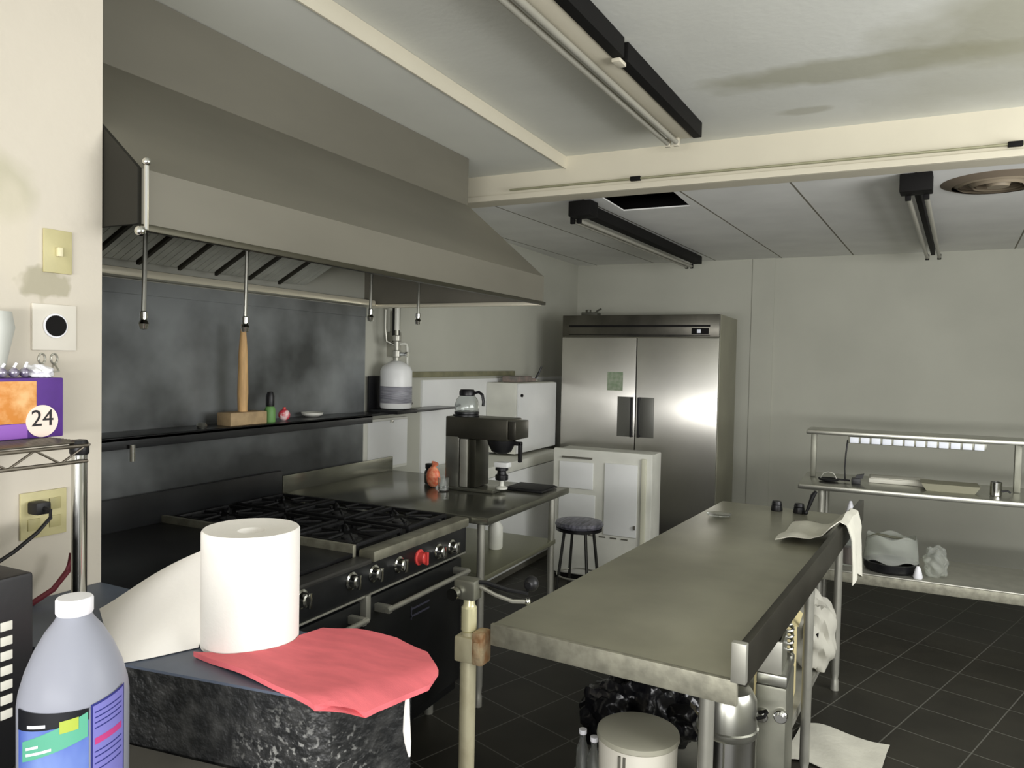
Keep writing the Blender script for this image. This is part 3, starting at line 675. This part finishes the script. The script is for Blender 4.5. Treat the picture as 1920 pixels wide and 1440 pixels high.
# towel over the raised edge
def towel(u, v):
    # u along the hanging direction, v across
    path = [(.46, .004), (.52, .018), (.59, .012), (.64, .030), (.672, .070), (.70, .097), (.728, .085), (.744, .03), (.745, -.03), (.747, -.10), (.746, -.17)]
    s = u * (len(path) - 1); i = min(int(s), len(path) - 2); f = s - i
    x = path[i][0] * (1 - f) + path[i + 1][0] * f; z = path[i][1] * (1 - f) + path[i + 1][1] * f
    wd = .42 - .10 * u
    y = 1.70 + .10 * u + (v - .5) * wd
    if u > .6: x += .012 * math.sin(v * 11) * (u - .6) * 2.5
    else: z += .008 * math.sin(v * 9 + u * 6) * (1 - abs(u - .2)) + .009
    if u > .85: z += .03 * math.sin(v * 5)
    p = on_table(x, y, TZ + z)
    return p
tag(B().grid(towel, 34, 14, .004).ob('dish_towel', M_cloth), 'off white towel draped over the raised edge at the far end of the prep table', 'towel')
tag(B().box((-.05, -.05, 0), (.05, .05, .004), .001).ob('dark_mat', M_pinkish, loc=on_table(.50, 1.98, TZ), rz=.2), 'small dull square pad beside the towel on the prep table', 'pad')
tag(B().lathe([(.02, 0), (.055, .004), (.06, .010), (0, .008)], seg=24).ob('saucer', M_glass, loc=on_table(.10, 1.92, TZ)), 'small clear saucer at the far left of the prep table', 'saucer')

# can opener clamped on the near left corner
t = thing('metal_post', 'worn pale metal post with rusty clamp and black crank beside the prep table', 'post', (-1.058, 1.90, 0))
B().lathe([(.024, .0), (.024, .44), (.0235, .45), (.024, .80), (.021, .81), (.021, .86)], seg=18).ob('shaft', M_pipe, t)
B().lathe([(.019, .86), (.023, .865), (.023, .93), (.019, .935)], seg=18).lathe([(.019, .935), (.017, .94), (.017, .985), (.0, .99)], seg=18).ob('collar', M_brass, t)
B().box((-.032, -.030, .775), (.030, .030, .850), .008).ob('sleeve', M_pipe, t)
B().box((.026, -.032, .775), (.062, .026, .87), .008).box((.036, -.040, .80), (.054, -.030, .845), .004).ob('clamp', M_rust, t)
B().box((-.040, -.026, .955), (.030, .026, 1.015), .010).ob('gear_head', M_gsteel, t)
B().cyl((-.03, -.03, .975), (-.03, -.05, .975), .018).ob('gear_wheel', M_chrome, t)
ck = B().tube([(-.005, 0, 1.005), (.05, .01, 1.006), (.11, .03, .990), (.165, .05, .982)], .0065).ob('crank_arm', M_blackpl, t)
B().tube([(.02, .01, .995), (.08, .01, .975), (.13, .02, .962), (.165, .03, .964)], .006).ob('lower_lever', M_galv, t)
B().sphere((.172, .055, 1.01), .022, (1, 1, 1.05)).cyl((.172, .03, 1.01), (.172, .048, 1.01), .008).ob('crank_knob', M_blackpl, ck)
B().sphere((.170, .035, .964), .010).ob('lever_tip', M_chrome, t)

# under the prep table
UZ = .2905
t = thing('waste_bin', 'cream plastic bin with flat lid under the near end of the prep table', 'bin', (-.645, 2.25, UZ), .12)
B().lathe([(.10, 0), (.118, .02), (.122, .200), (.118, .208), (.0, .21)], seg=36).ob('body', M_bin, t)
B().lathe([(.124, .201), (.128, .205), (.126, .219), (.11, .224), (0, .225)], seg=36).ob('lid', M_binlid, t)
sl = B()
for dx in (-.035, -.02): sl.box((dx - .004, -.1235, .10), (dx + .004, -.112, .19), .001)
sl.ob('slots', M_seam, t)
t = thing('black_bag', 'bunched shiny black plastic bag behind the cream bin under the prep table', 'bag', (-.78, 2.60, UZ))
def lump(bm_, c, r, seed):
    rr = random.Random(seed); q = bmesh.new(); bmesh.ops.create_icosphere(q, subdivisions=4, radius=1)
    ph = [rr.uniform(0, 6) for _ in range(6)]
    for v in q.verts:
        n = v.co.copy()
        k = 1 + .13 * math.sin(5 * n.x + ph[0]) * math.cos(6 * n.y + ph[1]) + .09 * math.sin(9 * n.z + ph[2] + 4 * n.x) + .05 * math.sin(17 * n.y + ph[3] + 9 * n.z)
        v.co = Vector((n.x * r[0] * k + c[0], n.y * r[1] * k + c[1], max(0.0, n.z * r[2] * k + c[2])))
    bm_._merge(q)
lb = B()
for c, r, s in (((-.06, -.05, .10), (.10, .11, .12), 1), ((.06, .02, .15), (.12, .12, .13), 2), ((.0, .12, .20), (.10, .10, .10), 3), ((.17, .03, .12), (.09, .09, .10), 4)):
    lump(lb, c, r, s)
lb.ob('plastic_bag', M_bag, t)
t = thing('glass_bottle', 'clear bottle, the left of two small ones before the black bag', 'bottle', (-.845, 2.30, UZ), 0, 'clear bottles before the black bag')
B().lathe([(.018, 0), (.021, .005), (.021, .09), (.010, .12), (.010, .14), (0, .14)], seg=16).ob('body', M_glass, t)
B().lathe([(.012, .14), (.013, .142), (.013, .155), (0, .156)], seg=14).ob('cap', M_cap, t)
t2 = copy_tree(t); t2.location = (-.795, 2.27, UZ); t2['label'] = 'clear bottle, the right of two small ones before the black bag'
t = thing('steel_canister', 'shiny stainless steel canister under the right end of the prep table front', 'canister', (-.372, 2.22, UZ))
B().lathe([(.075, 0), (.082, .008), (.082, .30)], seg=36).ob('body', M_chrome, t)
B().lathe([(.084, .298), (.087, .303), (.087, .318), (.083, .322), (.080, .40), (.066, .425), (.03, .435), (0, .437)], seg=36).ob('lid', M_steel, t)
B().tube([(.084, -.02, .36), (.104, -.02, .37), (.108, 0, .375), (.104, .02, .37), (.084, .02, .36)], .005).ob('lid_handle', M_fix, t)
t = thing('metal_box', 'open steel box on the tall machine right of the prep table near corner', 'box', (-.262, 2.355, .7255))
B().box((-.06, 0, 0), (.02, .012, .10), .003).ob('front', M_galv, t)
B().box((-.06, .0122, 0), (-.052, .14, .095)).box((.012, .0122, 0), (.02, .14, .095)).box((-.052, .0122, 0), (.012, .14, .008)).box((-.052, .132, 0.009), (.012, .14, .095)).ob('box', M_gsteel, t)
t = thing('grinder_machine', 'tall dull steel machine with round knobs beside the prep table', 'machine', (-.265, 2.56, 0))
B().box((-.050, -.21, .05), (.040, .01, .690), .008).ob('body', M_gsteel, t)
B().box((-.048, -.21, .691), (.040, .01, .725), .006).ob('top', M_steel, t)
for z, x in ((.60, -.028), (.61, .026)):
    B().cyl((x, -.211, z), (x, -.23, z), .020, bev=.003).cyl((x, -.23, z), (x, -.240, z), .012).ob('knob', M_chrome, t)
for x in (-.038, .028):
    for y in (-.19, -.01): B().cyl((x, y, 0), (x, y, .052), .012).ob('foot', M_fix, t)
B().tube([(.0, -.213, .42), (.03, -.22, .40), (.05, -.225, .34), (.045, -.225, .28)], .006).ob('cable', M_cord, t)
t = thing('chrome_whisk_stand', 'chrome coil stand on top of the dull steel machine', 'stand', (-.252, 2.54, .7255))
B().tube([(.022 * math.cos(a), .022 * math.sin(a), .005 + .010 * a / PI) for a in [k * PI / 6 for k in range(60)]], .005).ob('coil', M_chrome, t)
t = thing('cream_carton', 'cream cardboard carton beneath the middle of the prep table', 'carton', (-.350, 3.24, .2905))
B().box((-.08, -.09, 0), (.065, .09, .33), .006).ob('carton', M_yellowbag, t)
B().prism([(-.10, .331), (.085, .331), (.04, .37), (-.04, .37)], -.09, .09, 'y').ob('flap', M_yellowbag, t)
t = thing('white_sack', 'white crumpled sack beside the cream carton under the prep table', 'sack', (-.245, 3.66, .2905))
q = B(); lump(q, (0, 0, .15), (.095, .13, .18), 8); q.ob('sack', mat('pale sack', (176, 174, 162), .8), t)
B().box((-.03, -.14, .17), (.03, -.11, .19), .003).ob('black_mark', M_fix, t)
# cloth on the floor
def rag(u, v):
    x = -.33 + .36 * u + .05 * v; y = 3.28 + .36 * v + .03 * math.sin(u * 6)
    return (x, y, .006 + .010 * (1 + math.sin(u * 9 + v * 7)) * .5 + .010 * max(0, math.sin(u * 4)) * v)
tag(B().grid(rag, 20, 16, .004).ob('floor_cloth', M_cloth), 'off white cloth lying on the dark floor right of the prep table', 'cloth')

# ================================================================ FAR WORK TABLE
WT = thing('work_table', 'steel work table with an overshelf against the back wall', 'table', (.45, 5.50, 0))
def wb(x0, y0, z0, x1, y1, z1, bev=.003): return B().box((x0 - .45, y0 - 5.5, z0), (x1 - .45, y1 - 5.5, z1), bev)
wb(-.47, 5.20, .855, 1.62, 5.86, .888, .008).ob('table_top', M_steel, WT)
wb(-.45, 5.45, 1.195, 1.62, 5.75, 1.222, .006).ob('overshelf', M_steel, WT)
wb(-.36, 5.20, .33, 1.58, 5.84, .358, .006).ob('undershelf', M_galv, WT)
wb(-.36, 5.185, .29, 1.58, 5.199, .352, .004).ob('shelf_rail', M_apron, WT)
for x in (-.41, .775, 1.58):
    wb(x - .018, 5.58, .889, x + .018, 5.616, 1.194, .004).ob('post', M_gsteel, WT)
for x in (-.33, 1.53):
    for y in (5.25, 5.79):
        B().cyl((x - .45, y - 5.5, 0), (x - .45, y - 5.5, .854), .02).ob('leg', M_galv, WT)
ps = thing('power_strip', 'long white power strip fixed under the front of the overshelf', 'power strip', (.20, 5.44, 1.150))
B().box((-.39, 0, 0), (.39, .035, .044), .004).ob('housing', M_gsteel, ps)
for i in range(12):
    x = -.352 + i * .064
    B().box((x - .026, -.006, .003), (x + .026, .0, .041), .002).ob('outlet', M_lwhite, ps)
B().tube([(-.392, .02, .02), (-.40, .01, -.07), (-.405, .01, -.17), (-.40, .01, -.256)], .005).ob('cord', M_cord, ps)
TZ2 = .8885
t = thing('wire_strainer', 'small dark wire strainer at the left end of the work table', 'strainer', (-.30, 5.42, TZ2))
B().lathe([(.02, 0), (.06, .008), (.066, .02), (.06, .016), (0, .006)], seg=20).ob('bowl', M_iron, t)
B().tube([(-.05, 0, .02), (-.03, 0, .055), (0, 0, .065), (.03, 0, .055), (.05, 0, .02)], .004).ob('hoop', M_galv, t)
B().tube([(.06, 0, .018), (.13, .0, .016)], .006).ob('handle', M_iron, t)
t = thing('black_tool', 'black angular gadget right of the strainer on the work table', 'gadget', (-.13, 5.40, TZ2))
B().box((-.03, -.03, 0), (.025, .03, .04), .006).ob('body', M_blackpl, t)
B().prism([(-.01, .04), (.035, .04), (.045, .07), (.0, .06)], -.02, .02, 'y').ob('arm', M_blackpl, t)
tag(B().box((0, 0, 0), (.35, .20, .030), .006).box((.01, .01, .0302), (.34, .19, .034), .001).ob('cutting_board', mat('pale board', (206, 204, 190), .5), loc=(-.06, 5.52, TZ2)), 'pale flat board lying on the left half of the work table', 'board')
t = thing('bread_tray', 'dull olive tray lying on the work table', 'tray', (.40, 5.46, TZ2))
B().prism([(-.13, 0), (.13, 0), (.16, .045), (-.16, .045)], -.10, .10, 'y').ob('tray', mat('olive tray', (128, 126, 104), .5), t, smooth=False)
t = thing('metal_can', 'upright open steel can with handle near the right overshelf post', 'can', (.64, 5.38, TZ2))
B().lathe([(.028, 0), (.032, .004), (.032, .085), (.029, .085), (.028, .008), (0, .006)], seg=20, cap=False).ob('body', M_chrome, t)
B().tube([(.032, 0, .03), (.06, 0, .035), (.075, 0, .025)], .006).ob('handle', M_blackpl, t)
US = .3585
t = thing('plastic_tub', 'clear plastic tub with a black base on the work table undershelf', 'tub', (.085, 5.38, US))
B().grid(lambda u, v: (.16 * math.cos(2 * PI * u) * (1 - .12 * v), .11 * math.sin(2 * PI * u) * (1 - .1 * v) + .01 * math.sin(9 * u + 6 * v), .06 + .16 * v + .012 * math.sin(2 * PI * u * 5)), 40, 8, .002).ob('film', M_film, t)
B().lathe([(.14, 0), (.155, .015), (.16, .06), (.15, .06), (.14, .02), (0, .012)], seg=30, cap=False).ob('base', M_blackpl, t)
B().tube([(-.13, -.02, .20), (-.08, -.02, .225), (.0, -.02, .215), (.10, -.01, .205)], .009).ob('rim', mat('tub rim', (100, 100, 84), .4), t)
t = thing('clear_bag', 'clear plastic bag slumped right of the black based tub', 'bag', (.335, 5.36, US))
q = B(); lump(q, (0, 0, .085), (.065, .07, .10), 21); q.ob('film', M_film, t)
tag(B().lathe([(.024, 0), (.028, .01), (.016, .06), (.008, .075), (0, .076)], seg=16).ob('salt_cellar', M_cap, loc=(.235, 5.245, US)), 'small white conical shaker in front of the clear bag', 'shaker')
t = thing('glass_pitcher', 'tall clear glass pitcher on the undershelf left of the tub', 'pitcher', (-.16, 5.38, US))
B().lathe([(.045, 0), (.05, .01), (.055, .24), (.048, .30), (.044, .30), (.050, .238), (.046, .014), (0, .008)], seg=24, cap=False).ob('body', M_glass, t)
B().lathe([(.035, .01), (.040, .02), (.042, .12), (0, .12)], seg=20).ob('contents', mat('brown contents', (92, 66, 54), .5), t)
B().lathe([(.030, .30), (.024, .36), (.008, .42), (0, .42)], seg=14).ob('stopper', M_cap, t)

# ================================================================ NEAR LEFT: COUNTER, SHELF, WALL PLATES
CN = thing('corner_counter', 'dark speckled counter block with blue grey top in the near left', 'counter', (-1.35, 1.13, 0))
def cp(p): return [(x + 1.35, y - 1.13) for x, y in p]
body = [(-1.815, .895), (-1.27, .965), (-.885, 1.018), (-.850, 1.035), (-.775, 1.175), (-.83, 1.235), (-1.10, 1.262), (-1.815, 1.280)]
B().prism(cp(body), 0.0, 1.0448, 'z').ob('body', M_speck, CN, smooth=False)
top = B().prism(cp(body), 1.045, 1.05, 'z').ob('top', M_slate, CN, smooth=False)
lc = thing('lower_counter', 'low dark worktop in front of the speckled counter block', 'counter', (-1.35, .62, 0))
B().prism([(-.465, -.52), (.62, -.52), (.56, .33), (.385, .375), (.08, .338), (-.465, .268)], .865, .90, 'z').ob('worktop', mat('grey worktop', (96, 94, 88), .5, var=.12, vscale=8), lc, smooth=False)
B().box((-.46, -.50, 0), (.50, .255, .8648)).ob('cabinet', M_dark, lc, smooth=False)

# jug
JX, JY = -1.113, .742
ja = math.atan2(-JX, JY) # turn label side to the room
t = thing('cleaner_jug', 'one gallon milky plastic jug with a white cap and a blue green label', 'jug', (JX, JY, .9005), 0)
RJ = .0765
B().lathe([(.064, 0), (RJ - .004, .006), (RJ, .016), (RJ, .215), (RJ - .002, .232), (RJ - .010, .262), (RJ - .022, .292), (RJ - .036, .318), (RJ - .048, .334), (.024, .342), (.023, .346)], seg=48).ob('body', M_jug, t)
B().lathe([(.0245, .344), (.0262, .347), (.0262, .367), (.024, .3700), (0, .3705)], seg=32).ob('cap', M_cap, t)
def wrap(bm_, poly, r, th=.0004, n=10):
    """poly given as (angle_deg, z) quads: four corners; angle 0 faces the camera, + to the right"""
    base = math.atan2(0 - JY, 0 - JX)
    def f(u, v):
        (a0, z0), (a1, z1), (a2, z2), (a3, z3) = poly   # BL BR TR TL
        a = (a0 * (1 - u) + a1 * u) * (1 - v) + (a3 * (1 - u) + a2 * u) * v
        z = (z0 * (1 - u) + z1 * u) * (1 - v) + (z3 * (1 - u) + z2 * u) * v
        an = base + math.radians(a)
        return (r * math.cos(an), r * math.sin(an), z)
    bm_.grid(f, n, 4)
def patch(name, polys, r, m, par):
    q = B()
    for p in polys: wrap(q, p, r)
    return q.ob(name, m, par)
lbl = patch('label', [[(-68, 0.045), (14, 0.045), (14, 0.221), (-68, 0.221)]], RJ + .0006, M_blue, t)
patch('label_band', [[(-68, 0.190), (14, 0.205), (14, 0.222), (-68, 0.222)]], RJ + .0010, M_lblk, lbl)
patch('label_stripe', [[(-58, 0.145), (13, 0.180), (13, 0.217), (-58, 0.175)]], RJ + .0014, M_teal, lbl)
patch('label_spot', [[(-14, 0.191), (4, 0.195), (4, 0.213), (-14, 0.209)]], RJ + .0018, M_yel, lbl)
for q_ in ([(-52, 0.164), (-36, 0.171), (-36, 0.175), (-52, 0.168)], [(-52, 0.155), (-22, 0.167), (-22, 0.171), (-52, 0.159)], [(-50, 0.197), (-28, 0.201), (-28, 0.206), (-50, 0.202)], [(-50, 0.123), (-16, 0.123), (-16, 0.131), (-50, 0.131)]):
    patch('text_line', [q_], RJ + .0018, M_lwhite, lbl)
pnl = patch('back_panel', [[(16, 0.045), (60, 0.045), (60, 0.237), (16, 0.225)]], RJ + .0006, M_lblue2, t)
patch('panel_face', [[(18, 0.045), (57.5, 0.045), (57.5, 0.233), (18, 0.222)]], RJ + .0010, M_lav, pnl)
patch('panel_red', [[(20, 0.163), (54, 0.171), (54, 0.181), (20, 0.173)]], RJ + .0014, M_lred, pnl)
for z in (.211, .203, .195, .187, .151, .143, .133, .123):
    patch('text_line', [[(20, z), (54, z + .008), (54, z + .010), (20, z + .002)]], RJ + .0014, M_lblue2, pnl)

# paper towel roll
t = thing('paper_towel_roll', 'big white paper towel roll with its loose end trailing on the counter', 'paper towel', (-1.172, 1.165, 1.0505))
RR = .098; HH = .240
B().lathe([(RR - .003, 0), (RR, .003), (RR, HH - .004), (RR - .003, HH), (.055, HH - .004), (.028, HH - .006), (.022, HH - .02), (.022, HH - .05), (0, HH - .05)], seg=64).ob('roll', M_paper, t)
def tail(u, v):
    # u from roll tangent to the loose end, v bottom to top
    b0 = Vector((-.062, -.080, .001)); b1 = Vector((-.130, -.215, .001))
    c0 = Vector((-.090, .050, HH - .045)); c1 = Vector((-.440, -.030, .004))
    pb = b0.lerp(b1, u)
    pt = c0.lerp(c1, u)
    pt.z = (HH - .045) * (1 - u) ** 1.10 + .004 + .020 * math.sin(u * PI)
    p = pb.lerp(pt, v)
    p.z += .028 * math.sin(v * PI) * math.sin(u * PI)
    p.y -= .010 * math.sin(v * 7 + u * 3) * math.sin(u * PI)
    return (p.x, p.y, max(p.z, .0015))
B().grid(tail, 30, 16, .0012).ob('loose_sheet', M_paper, t)

# red cloth
import itertools
_arc = [(-1.172 + .101 * math.cos(math.radians(a)), 1.165 + .101 * math.sin(math.radians(a))) for a in range(30, -91, -15)]
poly = [(-1.205, 1.048), (-1.045, 1.025), (-.925, 1.006), (-.850, .992), (-.836, 1.006), (-.815, 1.038), (-.775, 1.035), (-.768, 1.062), (-.748, 1.115), (-.728, 1.160), (-.735, 1.205), (-.80, 1.268), (-.90, 1.306), (-1.00, 1.300), (-1.075, 1.278)] + _arc
def cloth(poly, z, thk):
    bmx = bmesh.new()
    vs = [bmx.verts.new((x, y, 0)) for x, y in poly]; bmx.faces.new(vs)
    bmesh.ops.triangulate(bmx, faces=bmx.faces[:])
    bmesh.ops.subdivide_edges(bmx, edges=bmx.edges[:], cuts=4, use_grid_fill=True)
    def h(x, y):
        d1 = (x + .850) * .88 - (y - 1.035) * .47      # beyond the right edge of the block
        d2 = -((y - 1.018) - (x + .885) * .1377)       # beyond its front edge
        d = max(0, d1 - .012) * .35 + max(0, d2 - .012) * .35
        return z - d + .0025 * math.sin(x * 30 + y * 14)
    g = bmesh.ops.extrude_face_region(bmx, geom=bmx.faces[:])
    top = [e for e in g['geom'] if isinstance(e, bmesh.types.BMVert)]
    ts = set(top)
    for v in bmx.verts:
        v.co.z = h(v.co.x, v.co.y) + (thk if v in ts else 0)
    return bmx
q = B(); q._merge(cloth(poly, 1.0535, .010)); q.bm.verts.ensure_lookup_table()
rcl = q.ob('red_cloth', M_red, smooth=True)
tag(rcl, 'folded red cloth lying over the corner of the speckled counter block', 'cloth')
tag(B().tube([(-.757, 1.135, 1.035), (-.756, 1.132, 1.0), (-.754, 1.13, .975), (-.750, 1.128, .955), (-.746, 1.128, .93)], [.004, .006, .007, .006, .002]).ob('hanging_tag', M_paper), 'thin white strip hanging beneath the right edge of the red cloth', 'strip')

# microwave-like appliance
t = thing('black_appliance', 'black metal appliance box with rows of white vent slots at the left edge', 'appliance', (-1.58, .63, .9005))
B().box((-.21, -.20, .012), (.22, .20, .352), .006).ob('case', M_blackpl, t)
vs_ = B()
for r_ in range(7):
    for c_ in range(3):
        y = .152 - c_ * .026; z = .268 - r_ * .026
        vs_.box((.2202, y - .010, z - .008), (.2225, y + .010, z + .008), .003)
vs_.ob('vent_slots', mat('vent white', (214, 212, 200), .5), t)
for x in (-.18, .19):
    for y in (-.17, .17): B().cyl((x, y, 0), (x, y, .0125), .012).ob('foot', M_blackpl, t)

# wire shelf
WS = thing('wire_shelf', 'chrome wire shelf unit beside the near left wall', 'shelf', (-1.70, .72, .9005))
def wl(x, y, z): return (x + 1.70, y - .72, z - .9005)
XF = -1.575; YF = 1.06
M_dwire = mat('dark wire', (104, 98, 88), 0.3, 0.8)
for y in (YF, .30):
    B().cyl(wl(XF, y, 1.0505 if y > .97 else .9005), wl(XF, y, 1.452), .0155, seg=20).ob('post', M_chrome, WS)
    B().lathe([(.0175, 0), (.0195, .004), (.0195, .022), (.015, .032), (0, .034)], wl(XF, y, 1.425), 18).ob('post_cap', M_blackpl, WS)
for x in (XF + .0195, -1.812):
    zz = B()
    for z in (1.446, 1.412): zz.tube([wl(x, .29, z), wl(x, YF + .005, z)], .0042)
    n = 14
    zz.tube([wl(x, .30 + (YF - .30) * i / n, 1.412 if i % 2 else 1.445) for i in range(n + 1)], .0028)
    zz.ob('side_truss', M_dwire, WS)
dk = B()
for i in range(22): dk.tube([wl(-1.805 + .0112 * i, .30, 1.4525), wl(-1.805 + .0112 * i, YF + .012, 1.4525)], .0022, 6)
for y in (.35, .6, .85, YF + .01): dk.tube([wl(-1.812, y, 1.447), wl(XF + .0195, y, 1.447)], .0036, 6)
dk.ob('wire_deck', M_dwire, WS)

# candy box
t = thing('snack_box', 'purple and orange snack box with a round number sticker on the wire shelf', 'box', (-1.735, .94, 1.4547))
B().box((-.04, -.20, 0), (.04, .162, .135), .003).ob('carton', M_purple, t)
B().box((.0402, -.20, .035), (.0412, .100, .128), .0004).ob('picture', M_orange, t)
B().box((.0402, -.20, .002), (.0414, .080, .034), .0004).ob('lower_band', M_lilac, t)
st = B().lathe([(.036, 0), (.036, .0012), (0, .0012)], seg=36, m=Matrix.Translation((.0414, .112, .038)) @ Matrix.Rotation(PI / 2, 4, 'Y')).ob('round_sticker', M_pink, t)
tx = bpy.data.curves.new('number', 'FONT'); tx.body = '24'; tx.size = .052; tx.extrude = .0004; tx.align_x = 'CENTER'; tx.align_y = 'CENTER'
to = bpy.data.objects.new('number', tx); COL.objects.link(to)
bpy.context.view_layer.update()
me = bpy.data.meshes.new_from_object(to.evaluated_get(bpy.context.evaluated_depsgraph_get())); bpy.data.objects.remove(to)
me.materials.append(M_ink)
no = bpy.data.objects.new('number', me); COL.objects.link(no); no.parent = st
no.location = (.0432, .112, .043); no.rotation_euler = (PI / 2, 0, PI / 2)
t = thing('tissue_wad', 'crumpled bright white wrapper on top of the snack box', 'wrapper', (-1.735, 1.066, 1.5905))
q = B(); lump(q, (0, 0, .010), (.028, .030, .020), 31); q.ob('wrapper', M_cap, t)
def lolly(y, x, h, lab):
    t = thing('wrapped_sweet', lab, 'sweet', (x, y, 1.5905), 0, 'wrapped sweets on the snack box')
    B().sphere((0, 0, .011), .011, seg=12).ob('sweet', mat('foil wrap', (190, 186, 196), .25, .5, rgb2=(120, 110, 140), vscale=60), t)
    B().tube([(0, 0, .022), (0, .006, .022 + h)], .003, 6).ob('twist', M_cap, t)
lolly(1.000, -1.710, .010, 'foil wrapped sweet, second left of the white wrapper')
lolly(1.026, -1.715, .012, 'foil wrapped sweet, nearest left of the white wrapper')
lolly(.974, -1.708, .008, 'foil wrapped sweet, furthest left of the white wrapper')
t = thing('plastic_cone', 'pale plastic cone at the left edge above the snack box', 'cone', (-1.752, .975, 1.5905))
B().lathe([(.028, 0), (.026, .01), (.046, .11), (.040, .145), (.036, .145), (.042, .11), (.022, .01)], seg=28, cap=False).ob('cone', mat('pale translucent', (206, 208, 200), .4, trans=.15), t)

# wall plates
def plate(name, label, cat, y, z, wy, hz, m): 
    t = thing(name, label, cat, (-1.8195, y, z))
    B().box((0, -wy / 2, -hz / 2), (.006, wy / 2, hz / 2), .002).ob('plate', m, t)
    return t
t = plate('switch_plate', 'almond light switch plate high on the near left wall', 'switch', 1.166, 1.893, .070, .105, M_beige)
B().box((.006, -.006, -.012), (.016, .006, .010), .002).ob('toggle', mat('toggle', (222, 214, 176), .4), t)
t = plate('thermostat_plate', 'pale square wall plate with a round black opening', 'wall plate', 1.158, 1.708, .108, .112, M_platew)
B().cyl((.006, 0.0, .004), (.010, 0.0, .004), .030, seg=32, bev=.001).ob('rim', M_cap, t)
B().cyl((.010, 0.0, .004), (.012, 0.0, .004), .0255, seg=32).ob('opening', M_fix, t)
t = plate('power_outlet', 'almond double power outlet under the wire shelf with a plug in it', 'outlet', 1.132, 1.256, .112, .112, M_beige)
for dy in (-.026, .026):
    for dz in (-.022, .022): B().box((.006, dy - .014, dz - .014), (.009, dy + .014, dz + .014), .003).ob('socket', mat('socket', (172, 164, 116), .5), t)
t = thing('power_plug', 'black plug and cord leading from the outlet to the black appliance', 'cord', (-1.810, 1.106, 1.278))
B().box((0, -.018, -.016), (.038, .018, .014), .006).ob('plug', M_cord, t)
B().tube([(.036, 0, 0), (.055, .004, -.004), (.062, .0, -.02), (.060, -.03, -.05), (.055, -.08, -.085), (.05, -.14, -.115), (.05, -.20, -.125), (.05, -.27, -.04)], .0045).ob('cord', M_cord, t)
t = thing('wall_hook', 'pair of small wire hooks on the near left wall under the square plate', 'hook', (-1.8195, 1.145, 1.632))
for dy in (-.016, .014):
    B().tube([(.001, dy + .008 * math.cos(a), .012 * math.sin(a)) for a in [k * PI / 8 for k in range(17)]], .0022, 6).tube([(.002, dy, -.012), (.02, dy, -.03), (.022, dy - .02, -.032)], .0022, 6).ob('wire_loop', M_galv, t)
t = thing('red_strap', 'dark red strap behind the shelf post at the wall', 'strap', (-1.78, 1.15, 1.0515))
B().tube([(0, -.07, .003), (.02, -.03, .03), (.03, .0, .07), (.03, .01, .11)], .007).ob('strap', mat('dark red', (110, 40, 50), .6), t)
